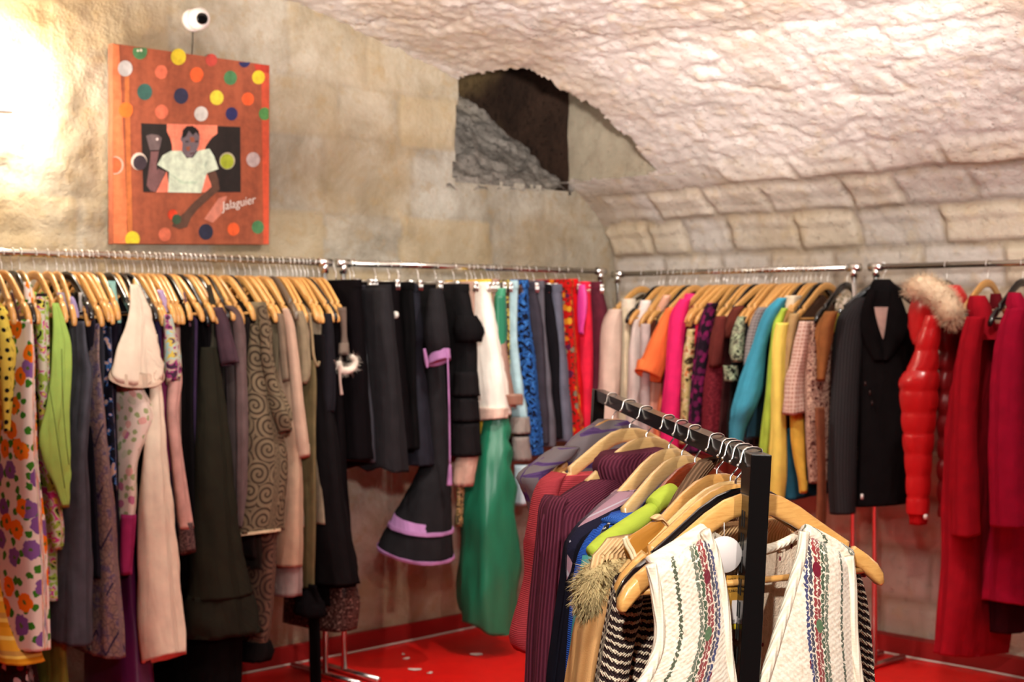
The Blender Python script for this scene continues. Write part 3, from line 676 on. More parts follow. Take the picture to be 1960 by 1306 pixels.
# ------------------------------------------------------------------ clothes
def cr(P, t):                                   # Catmull-Rom through rows, t in 0..len-1
    P = np.asarray(P, float); n = len(P); out = []
    for x in t:
        i = min(int(x), n - 2); f = x - i
        p0, p1, p2, p3 = P[max(i - 1, 0)], P[i], P[i + 1], P[min(i + 2, n - 1)]
        out.append(.5 * (2 * p1 + (p2 - p0) * f + (2 * p0 - 5 * p1 + 4 * p2 - p3) * f * f + (3 * p1 - p0 - 3 * p2 + p3) * f ** 3))
    return np.array(out)
_seed = [0]
def loft(fr, R, o, name, mat, parent, fold=.0075, ff=26., n=26, sq=2.3, hem=0., top=True, inner=True, step=.02, puff=None, uvo=(0, 0), sh=0., label=None, twist=0.):
    """R rows: (uc, vc, zc, a, b, dz) = centre, half sizes along U and V, tilt; a closed cloth tube"""
    _seed[0] += 1; sd = _seed[0] * 3.77
    R = np.asarray(R, float)
    seg = np.abs(np.diff(R[:, 2])) + np.abs(np.diff(R[:, 0])) + .3 * np.abs(np.diff(R[:, 3]))
    cum = np.concatenate([[0], np.cumsum(seg)]); m = int(min(90, max(6, cum[-1] / step)))
    tt = np.interp(np.linspace(0, cum[-1], m), cum, np.arange(len(R)))
    Q = cr(R, tt); Q[:, 3] = np.maximum(Q[:, 3], .004); Q[:, 4] = np.maximum(Q[:, 4], .003)
    V_ = []; U_ = []
    ang = np.linspace(0, 2 * PI, n + 1)[:-1] - PI / 2 * 0
    L_ = np.interp(tt, np.arange(len(R)), cum); z0 = Q[0, 2]
    def ring(q, k, amp, zoff=0., sc=1.):
        uc, vc, zc, a, b, dz = q; a *= sc; b *= sc; px_, py_, acc = None, None, 0.; first = None
        for i in range(n):
            c, s = math.cos(ang[i]), math.sin(ang[i])
            du = a * math.copysign(abs(c) ** (2 / sq), c); dv = b * math.copysign(abs(s) ** (2 / sq), s)
            if px_ is not None: acc += math.hypot(du - px_, dv - py_)
            px_, py_ = du, dv
            nz = noise.noise(Vector((c * 1.3 + sd, s * 1.3, zc * 5))) * .6 + .6 * math.sin(ff * acc * 4 + sd + 2.2 * noise.noise(Vector((sd, 0, zc * 3)))) * (.5 + .5 * noise.noise(Vector((acc * 9, sd, zc * 1.5))))
            d = amp * nz
            g = 1.
            if puff: g = puff(L_[min(k, m - 1)], acc)
            hz = hem * math.sin(acc * 40 + sd) * (k / m) ** 3 if hem else 0
            tz = dz * (.8 * c + .0 * s) + zoff + hz
            if sh: tz += sh * (1 - k / (m - 1)) * (a - abs(du))
            V_.append(fr.w(uc + du * g + d * c, vc + dv * g + d * s, zc + tz) - o); U_.append((acc + uvo[0], z0 - L_[min(k, m - 1)] + uvo[1]))
    for k in range(m):
        f = k / (m - 1); ring(Q[k], k, fold * (.35 + .9 * f))
    nr = m
    if inner:
        ring(Q[-1], m - 1, fold * 1.2, .002, .93); ring(Q[-1], m - 1, fold, .05, .8); nr += 2
    f_ = []
    for k in range(nr - 1):
        for i in range(n): f_.append((k * n + i, k * n + (i + 1) % n, (k + 1) * n + (i + 1) % n, (k + 1) * n + i))
    if top: f_.append(tuple(range(n))[::-1])
    if inner: f_.append(tuple((nr - 1) * n + i for i in range(n)))
    # winding: outward
    p0, p1, p2 = (np.asarray(V_[i]) for i in f_[0][:3]); ctr = np.mean(V_[:n], axis=0)
    if np.cross(p1 - p0, p2 - p0) @ (p0 - ctr) < 0: f_ = [q[::-1] for q in f_]
    return put(name, mesh(name, V_, f_, mat, U_), parent, label=label)
def pxrow(fr, row, ulim, T, rt, vbias):
    """picture row (xl,xr,y) or (xl,yl,xr,yr) -> uc,vc,zc,a,b,dz"""
    if len(row) == 3: xl, xr, yl = row; yr = yl
    else: xl, yl, xr, yr = row
    xm, ym, hw = (xl + xr) / 2, (yl + yr) / 2, abs(xr - xl) / 2
    u, z = fr.uz(xm, ym, vbias); u0 = min(max(u, ulim[0]), ulim[1]); v = vbias
    for _ in range(4):
        ku, kv, d = fr.k(u0, z, v); v += (xm - proj(fr.w(u0, v, z))[0]) / kv * (1 if abs(u - u0) > 1e-6 else 0)
        p = fr.w(u0, v, z); z = onplane(xm, ym, (p[0], p[1], 0), FW0)[2]
    ku, kv, d = fr.k(u0, z, v)
    if T is not None:
        b = T / 2; a = math.sqrt(max(hw ** 2 - (b * kv) ** 2, (.35 * hw) ** 2)) / abs(ku); a = min(a, .16 if abs(ku) < 600 else 9)
    else:
        a = hw / math.hypot(ku, rt * kv); b = rt * a
    sg = 1 if ku > 0 else -1
    return (u0, v, z, a, b, -(yr - yl) / 2 * d / F * sg)
def tube(fr, o, parent, name, rows, mat, ulim=(.10, .30), T=None, rt=1., vb=0., deep=None, mirror=0, **k):
    R = []
    for i, r in enumerate(rows):
        t = T[i] if hasattr(T, '__len__') else T
        q = list(pxrow(fr, r, ulim, t, rt, vb))
        if deep is not None:
            uR = q[0] + q[3]; q[0] = (uR + deep) / 2; q[3] = (uR - deep) / 2
        if mirror: uL_ = q[0] + q[3]; q[0] = uL_ * (1 - mirror) / 2; q[3] = uL_ * (1 + mirror) / 2; q[5] = 0
        R.append(q)
    if deep is not None: k.setdefault('sq', 3.2); k.setdefault('n', 40)
    return loft(fr, R, o, name, mat, parent, **k)
def body(fr, o, parent, name, rows, mat, ulim=(.12, .31), uL=-.21, vb=0., **k):
    """rows (x of the edge nearest the viewer's side, y, thickness); the cloth reaches back to uL behind"""
    R = []
    for x, y, T in rows:
        u, v, z, a, b, dz = pxrow(fr, (x - .01, x + .01, y), ulim, .001, 1, vb)
        # edge point: pull in by the rounding
        R.append(((u + uL) / 2, v * .7, z, (u - uL) / 2, T / 2, 0))
    k.setdefault('sq', 3.4); k.setdefault('n', 40)
    return loft(fr, R, o, name, mat, parent, **k)
def panel(fr, o, parent, name, Lp, Rp, mat, vc=0., T=.006, bulge=.01, ns=14, nt=40, fold=.002, vfun=None, label=None, zf=None):
    """a sheet of cloth with thickness between two picture polylines (same number of points)"""
    tt = np.linspace(0, len(Lp) - 1, nt); A = cr(Lp, tt); B = cr(Rp, tt); _seed[0] += 1; sd = _seed[0] * 2.3
    V_ = []; U_ = []; acc = 0; prev = None
    for side in (0, 1):
        acc = 0; prev = None
        for i in range(nt):
            vq = vc + (vfun(.5, i / (nt - 1)) if vfun else 0); uA, zA = fr.uz(A[i][0], A[i][1], vq); uB, zB = fr.uz(B[i][0], B[i][1], vq)
            mid = np.array([(uA + uB) / 2, (zA + zB) / 2]); acc += 0 if prev is None else np.linalg.norm(mid - prev); prev = mid
            w_ = math.hypot(uB - uA, zB - zA)
            for j in range(ns):
                s = j / (ns - 1); u = uA + (uB - uA) * s; z = zA + (zB - zA) * s + (zf(s) * (1 - i / (nt - 1)) ** 3 if zf else 0)
                v = vc + bulge * math.sin(PI * s) + fold * noise.noise(Vector((u * 18, z * 9, sd))) + (vfun(s, i / (nt - 1)) if vfun else 0)
                edge = min(1, min(s, 1 - s) * (ns - 1) / 1.5, ); v += (0 if side == 0 else -T * (.25 + .75 * edge))
                V_.append(fr.w(u, v, z) - o); U_.append((s * w_, -acc))
    f_ = []; g = ns * nt
    for i in range(nt - 1):
        for j in range(ns - 1):
            a = i * ns + j; f_.append((a, a + 1, a + ns + 1, a + ns)); f_.append((g + a, g + a + ns, g + a + ns + 1, g + a + 1))
    for i in range(nt - 1):
        for j in (0, ns - 1):
            a = i * ns + j; f_.append((a, a + ns, g + a + ns, g + a) if j == 0 else (a, g + a, g + a + ns, a + ns))
    for j in range(ns - 1):
        f_.append((j, g + j, g + j + 1, j + 1)); a = (nt - 1) * ns + j; f_.append((a, a + 1, g + a + 1, g + a))
    return put(name, mesh(name, V_, f_, mat, U_), parent, label=label)
def cord(fr, o, parent, name, pts, r, mat, vc=0., n=8, label=None, sm=1, us=None):
    P = []
    for i, (x, y) in enumerate(pts):
        if us is not None:
            u0, v, z, *_ = pxrow(fr, (x - .1, x + .1, y), (us, us + 1e-4), .001, 1, vc); P.append(fr.w(u0, v, z) - o)
        else:
            u, z = fr.uz(x, y, vc); P.append(fr.w(u, vc, z) - o)
    P = cr(P, np.linspace(0, len(P) - 1, max(3, (len(P) - 1) * 6))) if sm else P
    rr = r if not hasattr(r, '__len__') else np.interp(np.linspace(0, 1, len(P)), np.linspace(0, 1, len(r)), r)
    m = MB(); m.tube(P, rr, n); return put(name, m.build(name, mat), parent, label=label)
def fur(fr, o, parent, name, pts, radii, mat, cnt=1500, ln=.03, vc=0., us=None, droop=0., label=None):
    """fluffy trim: a padded core with many fine tapering hairs"""
    P = []
    for (x, y) in pts:
        if us is not None:
            u0, v, z, *_ = pxrow(fr, (x - .1, x + .1, y), (us, us + 1e-4), .001, 1, vc); P.append(fr.w(u0, v, z) - o)
        else:
            u, z = fr.uz(x, y, vc); P.append(fr.w(u, vc, z) - o)
    P = cr(P, np.linspace(0, len(P) - 1, 24)); rr = np.interp(np.linspace(0, 1, 24), np.linspace(0, 1, len(radii)), radii)
    m = MB(); m.tube(P, rr * .84, 14); rs = np.random.RandomState(len(pts) * 31 + cnt)
    for _ in range(cnt):
        t = rs.rand() * 22.99; i = int(t); c = P[i] + (P[i + 1] - P[i]) * (t - i); d = rs.randn(3); d /= np.linalg.norm(d)
        r0 = rr[i] * .8; a = c + d * r0; tip = d + rs.randn(3) * .35 + np.array([0, 0, -droop]); tip /= np.linalg.norm(tip)
        l = ln * (.5 + rs.rand()); e = a + tip * l; w = np.cross(tip, rs.randn(3)); w /= np.linalg.norm(w); w *= .0005; mid = (a + e) / 2 + rs.randn(3) * .002
        m.add([a - w, a + w, mid + w * .8, e, mid - w * .8], [(0, 1, 2, 3, 4)])
    return put(name, m.build(name, mat), parent, label=label)
GROUP = {'L': 'clothes hanging on the dress rack', 'S': 'skirts clipped to the corner rack', 'R': 'shirts and blouses on the rack under the vault', 'C': 'coats on the rack under the vault', 'F': 'knitwear on the black rack'}
_done = []
def gar(rail, hook, typ, kind, nick, desc, cat, parts, hrot=0., dz=0., ho=None):
    fr_ = frame_at(rail, hook)
    if typ: hanger(rail, fr_, typ, f'{"steel clip" if typ == "C" else HNAME[typ]} hanger carrying the {nick}', hrot, dz)
    if ho: fr_ = Frame(fr_.o, ho)
    o = fr_.w(0, 0, fr_.o[2] - .12)
    g = thing(kind, desc, cat, tuple(o), 0, GROUP[rail]); by = {}
    for p in parts:
        if p[0] in (cord, fur): (fn, name, rows, mat), ex = (p[0], p[1], p[2], p[4]), (p[3],)
        else: (fn, name, rows, mat), ex = p[:4], ()
        k = dict(p[-1]) if isinstance(p[-1], dict) else {}
        par = by.get(k.pop('of', None), g)
        by[name] = fn(fr_, o, par, name, rows, *ex, mat, **k) if fn is not panel else fn(fr_, o, par, name, rows[0], rows[1], mat, **k)
    _done.append((rail, hook, nick)); return g
_fill = []
def filler(rail, hook, typ, c, cname, zt=1.55, zb=.75, uR=.2, T=.028, kind='dress', mat=None):
    _fill.append((rail, hook, typ, c, cname, zt, zb, uR, T, kind, mat))
def fill_all():
    for rail, hook, typ, c, cname, zt, zb, uR, T, kind, mat in _fill:
        same = sorted([d for d in _done if d[0] == rail], key=lambda d: d[1])
        a = [d for d in same if d[1] <= hook]; b = [d for d in same if d[1] > hook]
        where = f'between the {a[-1][2]} and the {b[0][2]}' if a and b else (f'hanging just past the {a[-1][2]}' if a else f'hanging before the {b[0][2]}')
        fr_ = frame_at(rail, hook)
        if typ: hanger(rail, fr_, typ, f'{HNAME[typ]} hanger with the {cname} {kind} beside the {(a or b)[-1 if a else 0][2]}')
        o = fr_.w(0, 0, fr_.o[2] - .12); g = thing(kind, f'{cname} {kind} {where}', kind, tuple(o), 0, GROUP[rail])
        h = zt - zb
        R = [(0, 0, zt, uR * .96, T * .3, 0), (0, 0, zt - .02, uR, T * .45, 0), (0, 0, zt - h * .4, uR * .95, T * .5, 0), (0, 0, zb, uR * 1.12, T * .6, 0)]
        loft(fr_, R, o, kind + '_body', mat or cloth(c), g, sq=3.4, n=32, sh=.55 if typ != 'C' else 0)
# ================================================================== the dress rack (hooks in picture x)
K_black = (24, 21, 22); K_velvet = (16, 13, 14)
M_flo = floral((232, 218, 206), [(238, 120, 22), (126, 84, 150), (238, 120, 22), (132, 92, 156), (240, 130, 30)], 11, .38, 19, (62, 128, 34), (90, 110, 50), .3, .02)
M_psy = blotch([(0, (30, 26, 24)), (.36, (150, 176, 70)), (.47, (200, 196, 176)), (.55, (196, 70, 140)), (.62, (214, 206, 90)), (.7, (40, 34, 30))], 26, 1, seed=3)
M_snake = snake((140, 114, 104), (96, 82, 104), (38, 30, 60), 50)
M_navyfl = blotch([(0, (18, 18, 26)), (.5, (22, 24, 44)), (.56, (60, 110, 170)), (.6, (196, 158, 140)), (.7, (20, 18, 26))], 22, 2, seed=5)
M_pinkfl = floral((222, 202, 188), [(214, 160, 150), (200, 192, 168), (190, 110, 140)], 16, .26, 24, (150, 160, 110), None, 1.1)
M_multi = blotch([(0, (66, 44, 62)), (.36, (146, 60, 110)), (.44, (190, 176, 150)), (.52, (150, 190, 190)), (.58, (206, 180, 80)), (.64, (90, 70, 90))], 24, 2, seed=8)
M_spiral = spirals((118, 102, 80), (60, 49, 38), 11, 26); M_spiral2 = spirals((104, 78, 64), (58, 42, 38), 11, 26)
M_cream = cloth((232, 214, 190), .8, .05); M_seq = blotch([(0, (46, 28, 26)), (.5, (90, 64, 58)), (.58, (40, 24, 22)), (.64, (150, 120, 110))], 90, 1, .35, seed=2)
M_orst = stripes([(0, (226, 158, 44)), (.3, (238, 198, 106)), (.4, (222, 146, 34)), (.62, (206, 130, 24)), (.75, (236, 190, 90)), (.85, (196, 140, 70))], .16, 1)
GP = [(.5, (0, 0, 0))]
gar('L', -14, 'W', 'dress', 'orange striped dress', 'yellow and orange striped dress at the edge of the dress rack', 'dress', [
    (body, 'dress_body', [(2, 700, .07), (10, 770, .08), (17, 840, .09), (19, 940, .10), (20, 1060, .12), (34, 1180, .14), (64, 1272, .16)], M_orst, dict(fold=.008)),
    (tube, 'strap', [(-8, 2, 585), (-6, 4, 640), (-4, 6, 705)], M_orst, dict(inner=False, ulim=(.18, .2)))])
gar('L', 3, 'W', 'blouse', 'yellow dotted blouse', 'yellow blouse with black polka dots beside the striped dress', 'blouse', [
    (body, 'blouse_body', [(4, 600, .03), (12, 680, .06), (16, 770, .07), (15, 900, .08)], dots((226, 202, 84), (26, 22, 20)), dict(sh=.5)),
    (tube, 'sleeve', [(-4, 8, 588), (-6, 20, 630), (-4, 31, 675), (0, 26, 730), (4, 22, 800), (6, 18, 830)], dots((226, 202, 84), (26, 22, 20)), dict(ulim=(.2, .26), fold=.004))])
gar('L', 23, 'B', 'dress', 'brown satin slip', 'narrow dark brown satin slip dress between the dotted blouse and the floral dress', 'dress', [
    (body, 'dress_body', [(40, 612, .04), (36, 690, .05), (27, 790, .06), (22, 900, .07), (24, 1150, .08)], satin((72, 34, 26)), dict(sh=.3)),
    (cord, 'strap', [(22, 560), (30, 585), (38, 615)], .005, satin((72, 34, 26)), dict(us=.19))])
gar('L', 38, 'W', 'dress', 'orange and purple floral dress', 'long white sleeveless dress printed with orange and purple flowers', 'dress', [
    (tube, 'dress_body', [(52, 64, 612), (44, 69, 680), (36, 71, 760), (26, 76, 860), (24, 86, 960), (22, 94, 1060), (24, 99, 1160), (24, 1252, 100, 1238)], M_flo, dict(ulim=(.24, .26), rt=.8, fold=.008, deep=-.2)),
    (tube, 'strap', [(44, 58, 540), (46, 64, 575), (52, 66, 622)], M_flo, dict(inner=False, ulim=(.15, .17)))])
gar('L', 66, 'W', 'dress', 'green and magenta swirl dress', 'dress with a psychedelic green, magenta and black swirl print', 'dress', [
    (tube, 'sleeve', [(70, 92, 568), (70, 92, 620), (72, 95, 680), (74, 98, 760), (80, 104, 860), (92, 116, 950), (98, 124, 1020), (102, 118, 1052)], M_psy, dict(ulim=(.2, .24))),
    (tube, 'collar', [(70, 90, 562), (68, 94, 580)], cloth((40, 30, 30)), dict(ulim=(.17, .2), inner=False)),
    (body, 'dress_body', [(90, 600, .04), (88, 760, .06), (100, 940, .08), (112, 1150, .1)], M_psy, dict(sh=.4))])
gar('L', 90, 'W', 'blouse', 'lime green blouse', 'lime green long-sleeved blouse with dark seam lines and its elbow pushed outward', 'blouse', [
    (body, 'blouse_body', [(112, 600, .03), (122, 700, .06), (126, 820, .08), (127, 960, .09)], cloth((140, 178, 84)), dict(sh=.5)),
    (tube, 'sleeve', [(100, 112, 580), (101, 124, 615), (100, 135, 655), (97, 137, 715), (88, 135, 780), (75, 133, 836), (86, 135, 890), (103, 134, 930), (120, 133, 972)], cloth((160, 196, 96), .85, .05), dict(ulim=(.24, .27), rt=3.5, fold=.006)),
    (cord, 'seam_line', [(94, 740), (104, 800), (114, 870), (124, 935)], .0012, cloth((70, 90, 40)), dict(us=.375, vc=.02)),
    (cord, 'seam_line', [(118, 668), (120, 760), (126, 840), (132, 890)], .0012, cloth((70, 90, 40)), dict(us=.375, vc=.0))])
gar('L', 109, 'W', 'dress', 'grey strapped velvet dress', 'black velvet dress with wide lilac-grey straps next to the lime blouse', 'dress', [
    (body, 'dress_body', [(134, 615, .03), (138, 700, .06), (141, 850, .07), (142, 1100, .08)], cloth(K_velvet), dict(sh=.3)),
    (tube, 'strap', [(108, 122, 560), (112, 127, 580), (116, 131, 596)], cloth((158, 148, 166)), dict(ulim=(.14, .16), inner=False))])
gar('L', 123, 'B', 'dress', 'lavender shouldered dress', 'black dress with a lavender shoulder yoke', 'dress', [
    (body, 'dress_body', [(146, 612, .04), (150, 700, .06), (151, 860, .07), (152, 1130, .08)], cloth(K_black), dict(sh=.3)),
    (tube, 'shoulder_yoke', [(134, 140, 568), (134, 150, 590), (137, 153, 608)], cloth((170, 152, 190)), dict(ulim=(.16, .18), inner=False))])
gar('L', 143, 'W', 'dress', 'slate grey dress', 'long slate grey jersey dress with a wide skirt', 'dress', [
    (tube, 'dress_body', [(152, 164, 615), (150, 172, 680), (152, 181, 715), (144, 174, 790), (132, 171, 880), (124, 177, 980), (116, 179, 1100), (110, 1222, 180, 1232)], cloth((76, 76, 84)), dict(ulim=(.2, .24), fold=.012, rt=.9, deep=-.19)),
    (tube, 'shoulder_yoke', [(151, 160, 560), (152, 166, 585), (156, 168, 605)], cloth((178, 170, 164)), dict(ulim=(.15, .18), inner=False))])
gar('L', 167, 'W', 'dress', 'snakeskin print dress', 'long purple-grey dress with a snakeskin print and dark zigzag bands', 'dress', [
    (tube, 'dress_body', [(183, 193, 620), (180, 193, 690), (178, 200, 760), (180, 212, 870), (181, 224, 980), (182, 232, 1080), (183, 240, 1170), (184, 1246, 242, 1258)], M_snake, dict(ulim=(.2, .24), fold=.01, deep=-.19)),
    (tube, 'strap', [(184, 194, 592), (187, 207, 612)], cloth((214, 176, 178)), dict(ulim=(.17, .2), inner=False))])
gar('L', 185, 'W', 'dress', 'navy floral dress', 'black and navy dress with pale pink and blue flowers beside the snakeskin print', 'dress', [
    (tube, 'dress_body', [(200, 214, 625), (202, 218, 700), (200, 222, 780), (204, 226, 860), (208, 228, 940)], M_navyfl, dict(ulim=(.2, .22), deep=-.2)),
    (tube, 'strap', [(201, 212, 580), (204, 218, 600), (208, 220, 612)], cloth((190, 196, 214)), dict(ulim=(.15, .18), inner=False))])
gar('L', 204, 'B', 'dress', 'mint topped dress', 'sleeveless dress with a mint green top and black beaded body', 'dress', [
    (tube, 'bodice', [(206, 221, 538), (212, 224, 565), (216, 231, 600), (218, 232, 618)], cloth((150, 196, 184)), dict(ulim=(.13, .17), inner=False)),
    (body, 'dress_body', [(232, 612, .05), (236, 700, .06), (236, 900, .07), (240, 1150, .1)], cloth((30, 28, 38)), dict(sh=.3))])
gar('L', 229, 'B', 'dress', 'pale floral dress', 'pale pink dress with a faint floral print and a magenta border at the hem', 'dress', [
    (tube, 'dress_body', [(240, 270, 730), (240, 300, 800), (236, 268, 880), (234, 264, 960), (232, 258, 1020)], M_pinkfl, dict(ulim=(.2, .24), fold=.006, deep=-.15)),
    (tube, 'hem_border', [(231, 261, 985), (230, 258, 1040), (231, 253, 1100)], cloth((150, 42, 90)), dict(ulim=(.21, .245), of='dress_body'))])
gar('L', 245, 'W', 'blouse', 'cream flutter-sleeve dress', 'long cream dress with a wide pointed flutter sleeve, in front of the others', 'dress', [
    (tube, 'dress_body', [(276, 300, 640), (284, 306, 720), (286, 312, 780), (274, 320, 870), (267, 330, 960), (264, 340, 1060), (264, 1170, 350, 1180), (274, 1278, 356, 1242)], M_cream, dict(ulim=(.24, .27), rt=1.2, fold=.010)),
    (tube, 'sleeve', [(250, 546, 266, 544), (249, 572, 280, 572), (245, 600, 290, 596), (235, 640, 297, 634), (222, 668, 306, 684), (211, 692, 316, 742)], M_cream, dict(ulim=(.26, .29), rt=4.5, fold=.010)),
    (tube, 'hem_band', [(211, 691, 316, 741), (211, 698, 317, 748)], cloth((206, 180, 156)), dict(ulim=(.26, .29), rt=4.5, of='sleeve', fold=.010))])
gar('L', 273, 'W', 'dress', 'purple trimmed navy dress', 'dark navy dress with a purple edge beside the cream sleeve', 'dress', [
    (body, 'dress_body', [(302, 620, .04), (306, 720, .06), (322, 860, .07), (330, 1050, .08)], cloth((40, 30, 52)), dict(sh=.4))])
gar('L', 295, 'W', 'blouse', 'lilac strapped plum top', 'plum sleeveless top with lilac satin straps', 'top', [
    (tube, 'top_body', [(308, 324, 610), (306, 328, 680), (306, 328, 800), (308, 332, 900)], cloth((122, 44, 78)), dict(ulim=(.18, .2), deep=-.2)),
    (tube, 'strap', [(300, 312, 555), (308, 322, 580), (314, 326, 598)], satin((196, 166, 206)), dict(ulim=(.15, .18), inner=False))])
gar('L', 303, 'W', 'blouse', 'multicoloured print blouse', 'blouse with a short sleeve printed in plum, turquoise and mustard', 'blouse', [
    (tube, 'sleeve', [(314, 602, 328, 602), (314, 640, 336, 632), (314, 676, 344, 664), (314, 705, 348, 694), (317, 738, 344, 728)], M_multi, dict(ulim=(.24, .27))),
    (body, 'blouse_body', [(325, 610, .04), (330, 700, .06), (330, 880, .07)], M_multi, dict(sh=.5))])
gar('L', 314, 'B', 'blouse', 'dusty pink lace-cuffed blouse', 'dusty pink blouse with a long sleeve ending in dark lace', 'blouse', [
    (tube, 'sleeve', [(326, 345, 690), (322, 348, 730), (319, 342, 790), (325, 348, 860), (332, 358, 940), (341, 369, 1012)], cloth((196, 152, 140), .8), dict(ulim=(.24, .27), fold=.005)),
    (tube, 'lace_cuff', [(340, 368, 1000), (343, 372, 1030), (345, 1066, 374, 1054)], blotch([(0, (60, 42, 42)), (.5, (120, 92, 88)), (.58, (50, 36, 36))], 120, 1, .6, seed=4), dict(of='sleeve', ulim=(.24, .27), fold=.006)),
    (body, 'blouse_body', [(338, 612, .04), (340, 720, .05), (340, 950, .07)], cloth((196, 152, 140), .8), dict(sh=.5))])
gar('L', 344, 'B', 'dress', 'mauve satin slip', 'mauve satin slip dress with a narrow sheen beside the black dresses', 'dress', [
    (body, 'dress_body', [(364, 622, .03), (371, 680, .05), (371, 800, .06), (366, 950, .06)], satin((112, 76, 92)), dict(sh=.3)),
    (cord, 'strap', [(352, 560), (358, 590), (364, 625)], .004, satin((112, 76, 92)), dict(us=.19))])
gar('L', 371, 'B', 'dress', 'dark olive ruffled dress', 'very dark olive sleeveless long dress with a gathered ruffle at the hem', 'dress', [
    (tube, 'dress_body', [(385, 414, 665), (380, 424, 720), (376, 436, 800), (372, 446, 900), (368, 456, 1000), (362, 470, 1090), (358, 482, 1140)], cloth((38, 36, 28), .9, .1), dict(ulim=(.2, .25), rt=1.3, fold=.010)),
    (tube, 'ruffle', [(359, 480, 1134), (355, 488, 1165), (350, 494, 1190), (350, 1216, 500, 1210)], cloth((36, 34, 27), .9, .1), dict(of='dress_body', ulim=(.2, .25), rt=1.3, fold=.030, ff=60)),
    (tube, 'strap', [(394, 404, 545), (400, 412, 580), (399, 414, 630), (392, 414, 675)], cloth((58, 54, 44)), dict(ulim=(.17, .2), inner=False))])
gar('L', 389, 'B', 'blouse', 'plum short-sleeved blouse', 'dark plum short-sleeved blouse behind the olive dress', 'blouse', [
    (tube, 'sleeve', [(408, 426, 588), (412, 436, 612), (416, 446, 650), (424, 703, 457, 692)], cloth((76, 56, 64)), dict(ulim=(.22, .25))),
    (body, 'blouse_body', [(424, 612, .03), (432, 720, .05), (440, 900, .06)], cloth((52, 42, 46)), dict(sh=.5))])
gar('L', 398, 'W', 'blouse', 'mauve-brown long blouse', 'mauve-brown blouse with a long darkening sleeve beside the spiral print', 'blouse', [
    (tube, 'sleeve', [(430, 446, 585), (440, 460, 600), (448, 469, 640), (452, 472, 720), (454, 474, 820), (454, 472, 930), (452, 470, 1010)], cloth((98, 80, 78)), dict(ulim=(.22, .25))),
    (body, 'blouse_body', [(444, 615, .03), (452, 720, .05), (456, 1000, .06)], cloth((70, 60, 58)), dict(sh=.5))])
gar('L', 455, 'W', 'dress', 'spiral print dress', 'taupe dress printed with dark spirals and edged with a pale hem line', 'dress', [
    (tube, 'dress_body', [(480, 500, 620), (472, 512, 690), (466, 530, 770), (463, 546, 850), (458, 548, 920), (449, 1027, 537, 1012)], M_spiral, dict(ulim=(.22, .27), rt=1.3, fold=.006)),
    (tube, 'hem_band', [(449, 1024, 538, 1009), (448, 1030, 538, 1015)], cloth((206, 186, 152)), dict(of='dress_body', ulim=(.222, .272), rt=1.3, fold=.005)),
    (tube, 'sleeve', [(490, 508, 585), (496, 519, 625), (500, 524, 690), (508, 542, 750), (522, 558, 792), (535, 836, 557, 824)], M_spiral, dict(ulim=(.27, .30), fold=.008)),
    (tube, 'collar', [(480, 508, 578), (476, 512, 600), (480, 505, 625)], cloth((112, 98, 76)), dict(ulim=(.2, .24), inner=False))])
gar('L', 469, 'W', 'skirt', 'brown spiral print slip', 'longer brown dress with the same spirals showing below the taupe one', 'dress', [
    (tube, 'dress_body', [(500, 520, 640), (496, 532, 900), (490, 533, 1000), (486, 531, 1090), (480, 524, 1180), (474, 514, 1236)], M_spiral2, dict(ulim=(.2, .22), deep=-.18)),
    (tube, 'hem_frill', [(468, 520, 1226), (458, 526, 1245), (452, 520, 1262)], cloth((22, 18, 18)), dict(of='dress_body', ulim=(.19, .22), fold=.012, ff=60, deep=-.18))])
gar('L', 499, 'W', 'blouse', 'taupe short-sleeved blouse', 'taupe blouse whose short sleeve is cut straight, beside the spiral dress', 'blouse', [
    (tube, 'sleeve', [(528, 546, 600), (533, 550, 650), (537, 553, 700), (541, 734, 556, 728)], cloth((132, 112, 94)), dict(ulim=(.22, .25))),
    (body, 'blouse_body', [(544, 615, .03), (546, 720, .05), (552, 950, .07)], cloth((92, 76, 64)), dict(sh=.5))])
gar('L', 531, 'W', 'dress', 'pinkish beige dress', 'pinkish beige long-sleeved dress ending in a soft pleated underskirt', 'dress', [
    (tube, 'sleeve', [(540, 552, 590), (546, 563, 620), (552, 571, 680), (558, 580, 760), (564, 588, 820), (570, 880, 594, 872)], cloth((190, 158, 136), .85, .06), dict(ulim=(.25, .28), fold=.004)),
    (tube, 'dress_body', [(540, 560, 640), (542, 568, 740), (544, 576, 840), (538, 583, 930), (531, 584, 1020), (529, 1086, 582, 1082)], cloth((178, 146, 122), .85, .08), dict(ulim=(.21, .25), deep=-.18)),
    (tube, 'underskirt', [(534, 580, 1076), (532, 581, 1110), (526, 1146, 580, 1138)], cloth((148, 128, 124)), dict(ulim=(.2, .23), fold=.01, ff=60, deep=-.17))])
gar('L', 551, 'W', 'shirt', 'taupe rolled-sleeve shirt', 'taupe shirt with a rolled sleeve beside the pinkish beige dress', 'shirt', [
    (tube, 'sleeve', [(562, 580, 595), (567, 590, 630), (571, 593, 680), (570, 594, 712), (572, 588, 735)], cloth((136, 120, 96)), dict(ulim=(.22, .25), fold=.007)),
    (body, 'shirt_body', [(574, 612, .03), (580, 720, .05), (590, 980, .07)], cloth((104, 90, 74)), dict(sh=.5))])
gar('L', 576, 'W', 'dress', 'olive velvet dress', 'olive brown velvet sleeveless dress with a loose armhole', 'dress', [
    (tube, 'dress_body', [(588, 606, 690), (589, 609, 740), (590, 607, 850), (590, 606, 1000), (588, 605, 1128)], cloth((104, 90, 62), .7), dict(ulim=(.22, .25), deep=-.18)),
    (cord, 'armhole_edge', [(592, 600), (597, 640), (600, 680), (607, 700), (611, 692)], .006, cloth((146, 126, 96)), dict(us=.24))])
